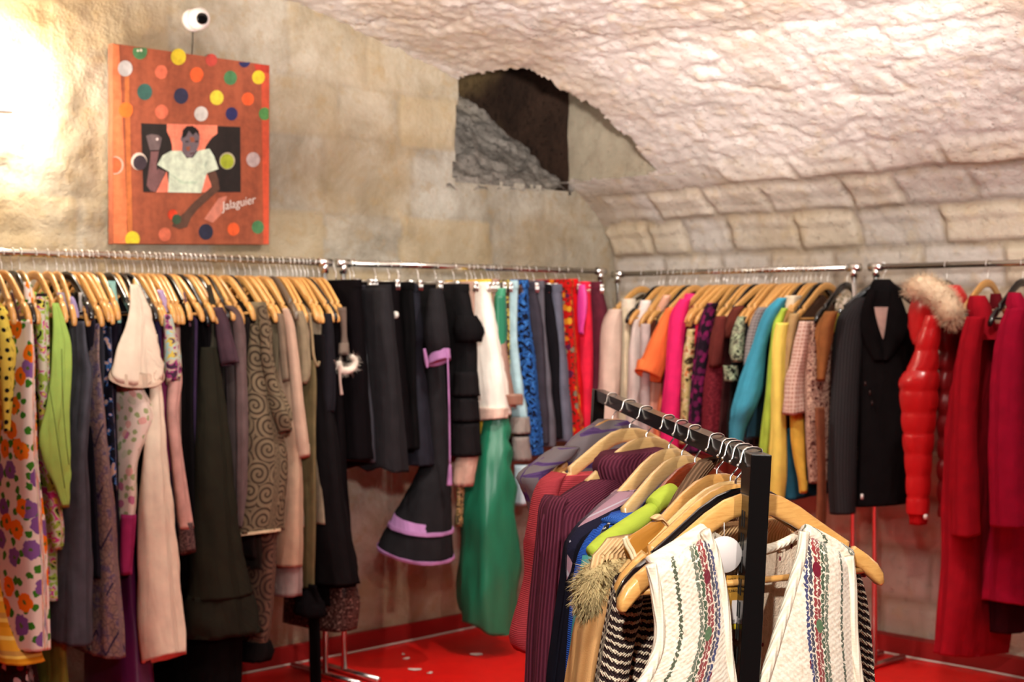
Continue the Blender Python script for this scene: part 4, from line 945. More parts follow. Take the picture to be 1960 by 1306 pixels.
gar('L', 590, 'W', 'dress', 'long black dress', 'long plain black dress at the end of the dress rack', 'dress', [
    (tube, 'dress_body', [(606, 628, 640), (604, 636, 740), (604, 650, 850), (606, 664, 960), (606, 678, 1050), (608, 1120, 690, 1114)], cloth(K_black), dict(ulim=(.2, .25), fold=.01, deep=-.18)),
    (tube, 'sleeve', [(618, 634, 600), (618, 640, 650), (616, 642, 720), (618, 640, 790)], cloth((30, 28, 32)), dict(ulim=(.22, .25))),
    (tube, 'sash', [(590, 606, 1120), (592, 612, 1200), (594, 616, 1306), (596, 620, 1400)], cloth((14, 12, 13)), dict(ulim=(.26, .28), rt=.4))])
gar('L', 583, 'B', 'dress', 'black dress with a ragged hem', 'black dress whose torn corner sticks out low beside the olive velvet', 'dress', [
    (body, 'dress_body', [(606, 640, .03), (612, 800, .05), (616, 1000, .06), (640, 1160, .08)], cloth(K_velvet), dict(sh=.4)),
    (tube, 'torn_corner', [(584, 606, 1130), (570, 616, 1150), (562, 1168, 626, 1180)], cloth(K_velvet), dict(ulim=(.24, .27)))])
gar('L', 611, 'W', 'dress', 'black dress with grey fluffy cuff', 'black velvet dress with a grey knitted sleeve ending in a white fluffy cuff', 'dress', [
    (tube, 'dress_body', [(630, 656, 600), (632, 654, 700), (628, 664, 850), (622, 672, 1000), (618, 684, 1120)], cloth(K_velvet), dict(ulim=(.18, .22), deep=-.17)),
    (tube, 'sleeve', [(646, 662, 588), (652, 664, 620), (653, 665, 650), (648, 668, 680)], knit((122, 104, 92), 160, None, 1), dict(ulim=(.23, .25))),
    (fur, 'fluffy_cuff', [(648, 692), (652, 706), (662, 710), (676, 704), (680, 690), (672, 682)], [.014, .016, .018, .016, .014, .012], cloth((226, 214, 198)), dict(cnt=420, ln=.02, us=.25)),
    (cord, 'ribbon_tie', [(650, 700), (651, 730), (654, 756)], [.006, .005, .007], cloth((188, 162, 150)), dict(us=.26)),
    (tube, 'sequin_hem', [(622, 684, 1116), (616, 690, 1150), (612, 1210, 684, 1202)], M_seq, dict(ulim=(.18, .22), deep=-.17))])
# things low down behind the long dresses
gar('L', 408, 'W', 'skirt', 'long black skirt', 'long black skirt hanging below the ruffle of the olive dress', 'skirt', [
    (tube, 'skirt_panel', [(410, 430, 640), (400, 445, 900), (370, 462, 1150), (352, 464, 1300), (350, 466, 1400)], cloth((17, 14, 14)), dict(ulim=(.15, .2), deep=-.19))])
gar('L', 76, None, 'dress', 'olive underdress', 'yellowish olive dress end showing below the slate grey dress', 'dress', [
    (tube, 'dress_body', [(106, 124, 1100), (106, 128, 1200), (108, 130, 1260), (104, 134, 1320), (102, 136, 1380)], cloth((128, 122, 50)), dict(ulim=(.1, .14), deep=-.15))])
gar('L', 217, 'W', 'dress', 'magenta long dress', 'dark magenta dress end showing left of the cream hem', 'dress', [
    (tube, 'dress_body', [(236, 246, 640), (232, 262, 1100), (226, 286, 1230), (224, 300, 1330), (222, 304, 1390)], satin((92, 22, 72)), dict(ulim=(.14, .18), deep=-.18))])
gar('L', 12, None, 'skirt', 'dark floral skirt', 'dark skirt with white flowers low under the orange striped dress', 'skirt', [
    (tube, 'skirt_panel', [(10, 40, 1200), (2, 70, 1270), (-10, 84, 1360)], floral((40, 16, 18), [(206, 190, 186), (120, 30, 30)], 24, .3, 40, (30, 30, 24), None, 4.), dict(ulim=(.1, .12), deep=-.15))])
for hk, ty, c, cn, zb in [(109 + 25, 'W', (34, 30, 38), 'charcoal', .6), (154, 'W', (60, 58, 66), 'grey', .6), (175, 'B', (30, 24, 34), 'aubergine', .55), (240, 'B', (24, 22, 28), 'black', .45), (258, 'W', (44, 34, 60), 'deep violet', .6),
        (284, 'W', (34, 30, 40), 'midnight', .5), (321, 'W', (22, 19, 20), 'black', .5), (327, 'W', (60, 44, 70), 'dull purple', .6), (353, 'W', (20, 17, 18), 'jet black', .4), (362, 'W', (28, 24, 22), 'dark brown', .45),
        (381, 'W', (30, 27, 24), 'black-brown', .5), (428, 'W', (40, 34, 32), 'dark umber', .6), (440, 'B', (50, 44, 40), 'dark taupe', .55), (480, 'W', (112, 98, 78), 'khaki', .7), (508, 'W', (90, 74, 62), 'coffee', .6), (518, 'G', (140, 126, 108), 'stone', .7),
        (538, 'W', (120, 100, 86), 'hazel', .65), (560, 'W', (150, 132, 110), 'oatmeal', .7), (568, 'W', (60, 50, 44), 'bark brown', .5), (600, 'W', (20, 18, 19), 'inky black', .5)]:
    filler('L', hk, ty, c, cn, 1.545, zb, .19 if hk < 400 else .2, .024)

# ================================================================== the skirt rack
M_bluepr = blotch([(0, (14, 18, 34)), (.47, (30, 78, 150)), (.53, (60, 120, 190)), (.58, (16, 20, 40)), (.66, (40, 96, 170))], 40, 2, seed=7)
M_redpr = floral((180, 22, 20), [(206, 120, 30), (120, 110, 90), (200, 150, 40), (90, 30, 60)], 24, .34, 44, (60, 40, 30), None, 2.)
def skirt(hook, nick, desc, edge, mat, extra=(), T0=.05, T1=.10, uL=-.17, kind='skirt', ul=(.1, .24), top=542, hem=0., fold=.008, waist=None):
    top += ((hook * 37) % 13) - 5
    rows = [(edge[0][0], top + 2, T0)] + [(x, y, T0 + (T1 - T0) * (i + 1) / len(edge)) for i, (x, y) in enumerate(edge)]
    gar('S', hook, 'C', kind, nick, desc, 'skirt' if kind == 'skirt' else kind, [(body, 'skirt_panel', rows, mat, dict(ulim=ul, uL=uL, fold=fold, hem=hem, ff=34)),
        (body, 'waistband', [(edge[0][0] + 1, top - 3, T0 + .006), (edge[0][0] + 1.5, top + 12, T0 + .008)], waist or mat, dict(ulim=ul, uL=uL - .003, fold=.001, inner=False))] + list(extra))
skirt(643, 'black velvet skirt', 'black velvet skirt clipped nearest the dress rack post', [(688, 560), (692, 640), (697, 740), (704, 880)], cloth(K_velvet), T0=.05, T1=.13)
skirt(670, 'charcoal satin skirt', 'charcoal satin skirt with a narrow shining panel', [(704, 560), (706, 640), (709, 740), (718, 886)], satin((52, 50, 58), .45), T0=.03, T1=.06)
skirt(677, 'long charcoal skirt', 'charcoal skirt with a wavy hem beside the satin one', [(744, 560), (751, 620), (762, 720), (770, 800), (779, 900)], cloth((40, 38, 40)), T0=.06, T1=.16, hem=.012)
skirt(719, 'white-buttoned black skirt', 'black skirt with one white button on its hip', [(760, 560), (765, 640), (775, 750), (786, 860)], cloth(K_velvet), [
    (cord, 'button', [(755, 603), (759, 603)], .016, plain('pearl_button', (226, 218, 206), .3), dict(us=.2, sm=0))], T0=.06, T1=.1)
skirt(745, 'matte black skirt', 'matte black skirt between the buttoned skirt and the sheeny one', [(790, 560), (794, 640), (796, 760), (800, 860)], cloth((18, 16, 17)), T0=.03, T1=.06)
skirt(763, 'sheeny black dress', 'black dress with a sheen and a full gathered bodice above the skirt', [(801, 575), (806, 640), (801, 672), (812, 760), (822, 892)], cloth((36, 35, 42), .55), T0=.05, T1=.12, kind='dress')
M_lil = cloth((176, 124, 172)); M_char = cloth((36, 34, 36))
gar('S', 801, 'C', 'dress', 'lilac trimmed peasant dress', 'charcoal peasant dress with lilac ribbon trim and a lilac tassel cord', 'dress', [
    (tube, 'dress_body', [(820, 850, 575), (816, 850, 700), (812, 856, 800), (808, 860, 880), (770, 864, 960), (724, 1034, 866, 1072)], M_char, dict(ulim=(.14, .2), rt=1., fold=.010)),
    (tube, 'sleeve', [(824, 846, 552), (818, 852, 585), (812, 857, 625), (814, 860, 655), (824, 692, 858, 672)], M_char, dict(ulim=(.25, .28), fold=.006)),
    (tube, 'sleeve_trim', [(822, 686, 861, 664), (820, 705, 862, 684)], M_lil, dict(of='sleeve', ulim=(.252, .284), fold=.004)),
    (tube, 'ribbon_band', [(746, 994, 866, 1016), (743, 1000, 867, 1023)], M_lil, dict(of='dress_body', ulim=(.145, .205), fold=.007)),
    (tube, 'hem_ribbon', [(724, 1033, 867, 1071), (724, 1038, 867, 1077)], M_lil, dict(of='dress_body', ulim=(.145, .205), fold=.009)),
    (cord, 'drawstring', [(856, 672), (858, 720), (860, 800), (861, 892)], .004, M_lil, dict(us=.3)),
    (cord, 'tassel', [(861, 888), (861, 900), (860, 930)], [.004, .009, .013], M_lil, dict(us=.3)),
    (cord, 'side_ribbon', [(812, 668), (816, 690), (818, 704)], [.006, .009, .005], M_lil, dict(us=.28))])
skirt(834, 'black ruffle skirt', 'black tiered skirt with three ruffles below a gathered hip', [(894, 560), (906, 620), (910, 680), (912, 760), (916, 872)], cloth((26, 24, 25)), [
    (tube, 'ruffle', [(874, 912, 604), (868, 926, 632), (872, 920, 655)], cloth((22, 20, 21)), dict(ulim=(.2, .23), fold=.012, ff=60)),
    (tube, 'ruffle', [(870, 914, 712), (866, 918, 758)], cloth((28, 26, 27)), dict(ulim=(.18, .22), fold=.009, ff=60)),
    (tube, 'ruffle', [(868, 915, 762), (864, 919, 806)], cloth((28, 26, 27)), dict(ulim=(.18, .22), fold=.009, ff=60)),
    (tube, 'ruffle', [(866, 916, 810), (862, 920, 872)], cloth((28, 26, 27)), dict(ulim=(.18, .22), fold=.009, ff=60))], T0=.06, T1=.12)
skirt(869, 'peach ruffled skirt', 'peach skirt with beaded trim seen below the black ruffles', [(908, 580), (906, 700), (905, 850), (902, 900)], cloth((186, 150, 132)), [
    (tube, 'peach_frill', [(880, 918, 862), (870, 912, 888), (866, 906, 930)], cloth((196, 158, 140)), dict(ulim=(.2, .22), fold=.01, ff=50)),
    (tube, 'beaded_panel', [(872, 890, 920), (874, 886, 960), (870, 884, 1008)], blotch([(0, (40, 30, 26)), (.5, (180, 150, 90)), (.6, (150, 110, 96))], 120, 1, .5), dict(ulim=(.2, .22)))], T0=.03, T1=.05)
skirt(894, 'white skirt', 'bright white skirt with a pale pink inner hem', [(936, 565), (944, 610), (953, 670), (962, 730), (972, 795)], cloth((246, 238, 224), .85, .03), [
    (tube, 'inner_frill', [(918, 974, 780), (918, 815, 972, 798)], cloth((226, 196, 178)), dict(ulim=(.18, .22), fold=.012, ff=50, deep=-.1))], T0=.05, T1=.15, hem=.008)
skirt(903, 'yellow skirt', 'yellow skirt whose hem shows just below the white one', [(938, 700), (938, 800), (940, 862)], cloth((222, 184, 60)), T0=.04, T1=.07, ul=(.14, .2))
skirt(910, 'taupe satin skirt', 'taupe brown satin skirt behind the white one', [(952, 580), (962, 640), (976, 720), (988, 780)], satin((150, 112, 96), .5), [
    (tube, 'gathered_hem', [(962, 1000, 755), (968, 1001, 775)], satin((166, 124, 104), .5), dict(ulim=(.2, .24), fold=.006, ff=50))], T0=.05, T1=.08)
gar('S', 923, 'C', 'skirt', 'long green satin skirt', 'long emerald green satin skirt sweeping almost to the red floor', 'skirt', [
    (tube, 'skirt_panel', [(946, 966, 566), (942, 968, 680), (930, 972, 800), (904, 977, 880), (890, 981, 960), (884, 984, 1050), (882, 1130, 986, 1140), (884, 1158, 984, 1216)], satin((36, 126, 92), .34), dict(ulim=(.16, .22), rt=.9, fold=.034, ff=13, sq=2.8)),
    (tube, 'waistband', [(948, 970, 552), (948, 968, 572)], satin((70, 160, 120)), dict(ulim=(.16, .2), deep=-.17, inner=False))])
skirt(935, 'patterned brown skirt', 'narrow brown and yellow patterned skirt between green and pale blue', [(974, 560), (976, 650), (978, 760), (984, 840)], blotch([(0, (70, 50, 36)), (.48, (190, 170, 80)), (.58, (96, 66, 50))], 30, 2, seed=6), T0=.03, T1=.05)
skirt(941, 'pale blue skirt', 'pale blue skirt, its lower hem showing under the printed one', [(990, 560), (988, 640), (997, 730), (1008, 800)], cloth((170, 200, 206)), [
    (tube, 'hem_panel', [(985, 1012, 890), (986, 1014, 930), (984, 968, 1014, 966)], cloth((190, 206, 214)), dict(ulim=(.2, .22)))], T0=.03, T1=.06)
skirt(950, 'grey sequined skirt', 'grey skirt with ruffled sequins below the taupe satin', [(1000, 700), (1006, 820), (1010, 884)], M_seq, [
    (tube, 'sequin_frill', [(978, 1012, 798), (976, 1014, 830)], cloth((150, 140, 132)), dict(ulim=(.2, .22), fold=.01, ff=60)),
    (tube, 'sequin_frill', [(980, 1012, 836), (982, 1016, 882)], cloth((140, 130, 124)), dict(ulim=(.2, .22), fold=.01, ff=60))], T0=.03, T1=.06)
skirt(955, 'blue printed skirt', 'black skirt covered in a bright blue leaf print', [(1008, 560), (1012, 620), (1022, 700), (1030, 780), (1038, 872)], M_bluepr, T0=.06, T1=.11)
skirt(985, 'charcoal wool skirt', 'charcoal wool skirt next to the blue print', [(1026, 560), (1036, 620), (1042, 720), (1050, 850)], cloth((58, 54, 62)), T0=.05, T1=.08)
skirt(993, 'grey pleated skirt', 'grey skirt with soft pleats, right after the charcoal wool one', [(1040, 560), (1044, 640), (1054, 740), (1064, 856)], cloth((92, 88, 96)), T0=.03, T1=.06)
skirt(1009, 'black pencil skirt', 'black pencil skirt between the grey pleats and the steel grey skirt', [(1054, 562), (1066, 640), (1070, 740), (1074, 840)], cloth((24, 22, 26)), T0=.04, T1=.06)
skirt(1022, 'steel grey skirt', 'steel grey-blue skirt next to the red print', [(1073, 550), (1077, 640), (1084, 720), (1097, 846)], cloth((98, 98, 112)), T0=.05, T1=.09)
skirt(1046, 'red floral skirt', 'dark red skirt printed with small gold and grey flowers', [(1094, 560), (1098, 640), (1104, 740), (1114, 836)], M_redpr, T0=.05, T1=.08)
skirt(1066, 'scarlet skirt', 'plain scarlet skirt between the red print and the coral trousers', [(1104, 560), (1108, 660), (1114, 760), (1118, 836)], cloth((206, 18, 26)), T0=.04, T1=.06)
skirt(1083, 'coral red trousers', 'bright coral red trousers with a magenta pocket lining', [(1127, 556), (1130, 620), (1130, 720), (1129, 826)], cloth((222, 40, 66)), [
    (tube, 'pocket_lining', [(1108, 1120, 545), (1106, 1124, 580), (1108, 1116, 640)], satin((226, 60, 150)), dict(ulim=(.24, .26), rt=.6))], T0=.06, T1=.09, kind='trousers')
skirt(1109, 'maroon skirt', 'maroon skirt at the corner end of the skirt rack', [(1150, 556), (1160, 600), (1160, 700), (1156, 820)], cloth((90, 36, 48)), T0=.06, T1=.09)
# ================================================================== shirts and blouses under the vault
M_twd = plaid((112, 106, 106), (150, 142, 140), (84, 78, 78), .014, .3, .3); M_geo = dots((226, 196, 180), (176, 128, 112), 60, .34, .15); M_brpr = blotch([(0, (96, 56, 50)), (.44, (206, 172, 150)), (.54, (120, 76, 66)), (.62, (180, 140, 124))], 60, 2, seed=11)
M_khaki = blotch([(0, (60, 46, 30)), (.4, (188, 168, 110)), (.52, (206, 190, 150)), (.58, (196, 120, 70)), (.64, (80, 66, 40))], 22, 2, seed=12); M_blpur = floral((30, 20, 30), [(120, 30, 80), (90, 26, 66)], 30, .42, 60, (40, 26, 38), None, 6.)
M_greenp = blotch([(0, (34, 36, 30)), (.42, (170, 184, 150)), (.5, (70, 74, 62)), (.58, (190, 190, 160)), (.64, (40, 44, 36))], 34, 2, seed=13)
R_ = dict(ulim=(.14, .30))
gar('R', 1232, 'W', 'shirt', 'beige button shirt', 'long beige shirt with a button front, first on the rack by the corner', 'shirt', [
    (tube, 'sleeve', [(1166, 1190, 592), (1152, 1190, 622), (1148, 1188, 680), (1145, 1184, 760), (1142, 1180, 850)], cloth((214, 190, 172), .85, .06), dict(ulim=(.24, .27))),
    (body, 'shirt_body', [(1190, 590, .05), (1186, 660, .09), (1184, 760, .11), (1180, 860, .12)], cloth((206, 188, 160), .85, .06), dict(sh=.4)),
    (tube, 'collar', [(1190, 1216, 572), (1186, 1220, 590), (1190, 1214, 604)], cloth((224, 208, 186)), dict(ulim=(.10, .16), inner=False)),
    (tube, 'button_placket', [(1196, 1206, 606), (1194, 1206, 700), (1192, 1204, 820)], cloth((224, 208, 176)), dict(ulim=(.18, .2), rt=.4))])
gar('R', 1262, 'B', 'blouse', 'white collared blouse', 'pinkish white blouse with an open collar on a black hanger', 'blouse', [
    (body, 'blouse_body', [(1214, 610, .04), (1206, 680, .07), (1204, 780, .09), (1202, 860, .1)], cloth((214, 196, 188), .85, .06), dict(sh=.4)),
    (tube, 'collar', [(1226, 1246, 575), (1220, 1242, 598), (1216, 1228, 620)], cloth((232, 220, 212)), dict(ulim=(.14, .2), inner=False))])
gar('R', 1270, 'W', 'blouse', 'lilac-grey blouse', 'lilac-grey blouse with small pink flowers next to the white collar', 'blouse', [
    (body, 'blouse_body', [(1230, 610, .03), (1228, 700, .05), (1226, 860, .06)], floral((170, 154, 156), [(176, 116, 130), (150, 130, 140)], 44, .3, 60, (150, 140, 136), None, 7.), dict(sh=.4)),
    (tube, 'sleeve', [(1226, 1244, 620), (1224, 1244, 700), (1224, 1242, 800), (1226, 1240, 858)], cloth((188, 170, 166)), dict(ulim=(.23, .26)))])
gar('R', 1293, 'W', 'top', 'peach strapped top', 'pale peach top with a satin shoulder strap', 'top', [
    (body, 'top_body', [(1250, 640, .04), (1246, 740, .06), (1240, 850, .07)], satin((226, 160, 136), .5), dict(sh=.3)),
    (tube, 'strap', [(1270, 1284, 565), (1258, 1276, 588), (1250, 1264, 606)], satin((240, 180, 150)), dict(ulim=(.14, .2), inner=False))])
gar('R', 1309, 'W', 'blouse', 'orange wide-sleeved blouse', 'bright orange blouse with a wide pointed short sleeve', 'blouse', [
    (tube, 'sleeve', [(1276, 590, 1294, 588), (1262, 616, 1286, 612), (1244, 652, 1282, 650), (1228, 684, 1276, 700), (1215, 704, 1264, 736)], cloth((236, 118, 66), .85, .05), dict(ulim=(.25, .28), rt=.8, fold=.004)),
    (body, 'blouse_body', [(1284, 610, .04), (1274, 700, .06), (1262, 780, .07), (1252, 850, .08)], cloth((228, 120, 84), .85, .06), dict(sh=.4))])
gar('R', 1332, 'W', 'jumper', 'hot pink jumper', 'hot pink long-sleeved jumper standing out on the shirt rack', 'jumper', [
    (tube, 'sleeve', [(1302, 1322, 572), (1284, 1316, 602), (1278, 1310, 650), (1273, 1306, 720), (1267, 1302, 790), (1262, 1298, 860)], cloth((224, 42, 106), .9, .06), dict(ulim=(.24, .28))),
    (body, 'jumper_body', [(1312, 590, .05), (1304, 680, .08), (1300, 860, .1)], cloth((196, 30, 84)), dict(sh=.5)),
    (tube, 'collar', [(1312, 1330, 562), (1306, 1334, 580)], cloth((232, 50, 116)), dict(ulim=(.06, .12), inner=False))])
gar('R', 1361, 'W', 'blouse', 'khaki scarf-print blouse', 'khaki and cream blouse with a flowing scarf print', 'blouse', [
    (tube, 'sleeve', [(1316, 1332, 630), (1308, 1328, 680), (1304, 1326, 760), (1300, 1324, 850)], M_khaki, dict(ulim=(.22, .26))), (body, 'blouse_body', [(1334, 615, .03), (1328, 720, .05), (1324, 850, .06)], M_khaki, dict(sh=.5))])
gar('R', 1370, 'W', 'top', 'crimson top', 'narrow crimson top tucked beside the purple flowered blouse', 'top', [
    (tube, 'top_body', [(1332, 1346, 605), (1328, 1344, 650), (1330, 1344, 720), (1332, 1346, 850)], cloth((196, 30, 66)), dict(ulim=(.2, .22), deep=-.18))])
gar('R', 1384, 'W', 'blouse', 'purple flowered blouse', 'black blouse with dark purple flowers', 'blouse', [
    (tube, 'sleeve', [(1354, 1376, 580), (1342, 1368, 604), (1332, 1360, 660), (1324, 1352, 730), (1318, 1346, 800), (1314, 1344, 868)], M_blpur, dict(ulim=(.23, .27))), (body, 'blouse_body', [(1366, 590, .03), (1354, 700, .05), (1348, 850, .06)], M_blpur, dict(sh=.5))])
gar('R', 1401, 'W', 'dress', 'maroon velvet dress', 'maroon dress with a speckled velvet skirt', 'dress', [
    (tube, 'sleeve', [(1370, 1390, 605), (1362, 1388, 640), (1357, 1382, 680), (1356, 704, 1378, 700)], cloth((98, 44, 40)), dict(ulim=(.24, .27))),
    (tube, 'dress_body', [(1360, 1388, 650), (1348, 1388, 720), (1342, 1388, 790), (1338, 1388, 870)], blotch([(0, (92, 24, 34)), (.5, (124, 40, 50)), (.6, (84, 20, 30))], 60, 2, .7), dict(ulim=(.2, .24), deep=-.18))])
gar('R', 1413, 'W', 'blouse', 'brown frilled blouse', 'brown blouse with a frilled shoulder beside the maroon velvet', 'blouse', [
    (tube, 'shoulder_frill', [(1402, 590, 1424, 584), (1386, 622, 1414, 612), (1376, 650, 1400, 645)], cloth((98, 48, 40)), dict(ulim=(.2, .25), fold=.009)), (body, 'blouse_body', [(1398, 610, .03), (1390, 720, .05), (1386, 850, .06)], cloth((84, 42, 38)), dict(sh=.5))])
gar('R', 1441, 'W', 'blouse', 'green print blouse', 'dark green and white printed blouse with a short sleeve', 'blouse', [
    (tube, 'sleeve', [(1412, 1430, 606), (1402, 1426, 635), (1397, 1424, 670), (1402, 694, 1420, 692)], M_greenp, dict(ulim=(.24, .27))), (body, 'blouse_body', [(1420, 615, .03), (1412, 720, .05), (1404, 850, .06)], M_greenp, dict(sh=.5)),
    (tube, 'lower_cuff', [(1384, 1412, 700), (1386, 1412, 730)], M_greenp, dict(ulim=(.24, .27)))])
gar('R', 1465, 'W', 'jacket', 'grey tweed jacket', 'grey tweed jacket on a wooden hanger that sticks out', 'jacket', [
    (tube, 'sleeve', [(1452, 1476, 588), (1440, 1466, 608), (1430, 1456, 650), (1424, 1450, 700)], M_twd, dict(ulim=(.22, .25))), (body, 'jacket_body', [(1456, 600, .04), (1446, 720, .07), (1434, 800, .09), (1428, 880, .1)], plaid((44, 40, 46), (84, 78, 84), (30, 26, 30), .03, .18, .2), dict(sh=.5))], hrot=-.2)
gar('R', 1501, 'W', 'blouse', 'teal blue blouse', 'teal blue long-sleeved blouse with its sleeve bent forward', 'blouse', [
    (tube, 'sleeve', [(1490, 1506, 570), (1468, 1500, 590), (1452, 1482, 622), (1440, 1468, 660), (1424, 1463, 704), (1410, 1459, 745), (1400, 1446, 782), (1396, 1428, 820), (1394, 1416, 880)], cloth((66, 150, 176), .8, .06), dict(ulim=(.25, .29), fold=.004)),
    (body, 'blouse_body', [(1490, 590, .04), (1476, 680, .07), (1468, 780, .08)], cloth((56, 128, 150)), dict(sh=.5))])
gar('R', 1509, 'W', 'jumper', 'lime jumper', 'lime green jumper between the teal blouse and the yellow cardigan', 'jumper', [
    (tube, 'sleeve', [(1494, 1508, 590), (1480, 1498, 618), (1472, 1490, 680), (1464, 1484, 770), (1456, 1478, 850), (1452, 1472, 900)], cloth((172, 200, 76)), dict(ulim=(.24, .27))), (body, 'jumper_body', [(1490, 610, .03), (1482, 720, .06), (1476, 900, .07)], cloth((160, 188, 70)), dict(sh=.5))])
gar('R', 1518, 'W', 'cardigan', 'yellow cardigan', 'lemon yellow cardigan with a long hanging sleeve', 'cardigan', [
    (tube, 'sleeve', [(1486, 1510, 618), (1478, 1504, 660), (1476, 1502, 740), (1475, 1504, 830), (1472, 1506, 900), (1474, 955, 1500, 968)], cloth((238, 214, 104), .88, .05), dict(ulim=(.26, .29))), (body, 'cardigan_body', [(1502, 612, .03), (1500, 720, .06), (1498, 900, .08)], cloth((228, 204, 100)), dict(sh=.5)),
    (tube, 'shoulder_patch', [(1504, 1534, 566), (1498, 1528, 592)], cloth((226, 206, 178)), dict(ulim=(.12, .2), inner=False))])
gar('R', 1526, 'W', 'jumper', 'tan jumper', 'tan jumper half hidden behind the yellow cardigan', 'jumper', [
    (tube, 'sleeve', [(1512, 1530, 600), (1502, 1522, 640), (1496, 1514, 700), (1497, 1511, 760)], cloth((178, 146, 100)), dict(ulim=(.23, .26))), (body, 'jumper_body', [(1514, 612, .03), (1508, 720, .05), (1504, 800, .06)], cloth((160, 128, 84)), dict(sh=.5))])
gar('R', 1534, 'W', 'cardigan', 'mustard cardigan', 'mustard yellow cardigan showing below the bell sleeve, dark teal inside', 'cardigan', [
    (tube, 'sleeve', [(1512, 1536, 780), (1514, 1540, 850), (1524, 1544, 900), (1530, 945, 1546, 940)], cloth((216, 172, 70)), dict(ulim=(.23, .26))), (tube, 'teal_lining', [(1498, 1518, 820), (1494, 1524, 880), (1500, 958, 1530, 948)], cloth((36, 84, 104)), dict(ulim=(.21, .23), deep=-.1)),
    (body, 'cardigan_body', [(1524, 620, .03), (1520, 760, .05)], cloth((206, 164, 66)), dict(sh=.5))])
gar('R', 1560, 'W', 'tunic', 'bell-sleeved tunic', 'pink and white geometric tunic with a wide bell sleeve and darker brown print', 'tunic', [
    (tube, 'sleeve', [(1530, 1550, 615), (1522, 1548, 650), (1514, 1542, 690), (1504, 1538, 730), (1498, 795, 1540, 786)], M_geo, dict(ulim=(.26, .29))),
    (tube, 'tunic_body', [(1544, 1576, 615), (1538, 1574, 680), (1538, 1574, 760), (1540, 1574, 840), (1546, 926, 1574, 918)], M_brpr, dict(ulim=(.2, .24), deep=-.18))])
gar('R', 1584, 'W', 'dress', 'brown suede dress', 'brown suede dress with a long belt end hanging down beside the black coat', 'dress', [
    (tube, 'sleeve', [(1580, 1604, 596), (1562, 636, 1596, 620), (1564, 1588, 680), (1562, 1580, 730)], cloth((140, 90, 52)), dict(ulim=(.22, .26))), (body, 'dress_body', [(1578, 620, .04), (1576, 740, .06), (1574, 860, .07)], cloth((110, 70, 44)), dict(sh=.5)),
    (tube, 'belt_end', [(1560, 1578, 780), (1564, 1580, 880), (1564, 1580, 960), (1560, 1576, 1032)], cloth((130, 80, 56)), dict(ulim=(.27, .29), rt=.4))])
gar('R', 1622, 'B', 'scarf', 'grey floral scarf', 'grey floral scarf tied round a black hanger, with an olive lining', 'scarf', [
    (tube, 'scarf_cloth', [(1604, 1630, 566), (1598, 1634, 592), (1606, 1640, 622)], floral((176, 160, 140), [(206, 190, 176), (120, 110, 90)], 40, .36, 60, (90, 90, 60), None, 9.), dict(ulim=(.02, .12))),
    (tube, 'scarf_lining', [(1598, 1622, 600), (1596, 1618, 640)], cloth((134, 120, 40)), dict(ulim=(.1, .14)))])
for hk, ty, c, cn, zb in [(1282, 'W', (140, 80, 60), 'rust', 1.0), (1319, 'B', (60, 30, 30), 'dark wine', 1.0), (1376, 'W', (60, 24, 40), 'plum', 1.0), (1392, 'W', (40, 20, 24), 'near-black', 1.0), (1425, 'B', (70, 34, 32), 'chestnut', .95), (1433, 'W', (60, 30, 30), 'mahogany', 1.0),
        (1448, 'B', (34, 34, 34), 'soot grey', 1.0), (1477, 'W', (70, 66, 70), 'ash grey', 1.0), (1486, 'W', (50, 90, 110), 'petrol', 1.0), (1543, 'B', (90, 74, 50), 'moss brown', 1.0), (1551, 'W', (120, 96, 70), 'camel', 1.0), (1571, 'B', (80, 56, 44), 'cocoa', 1.0)]:
    filler('R', hk, ty, c, cn, 1.55, zb, .2, .024, 'shirt')

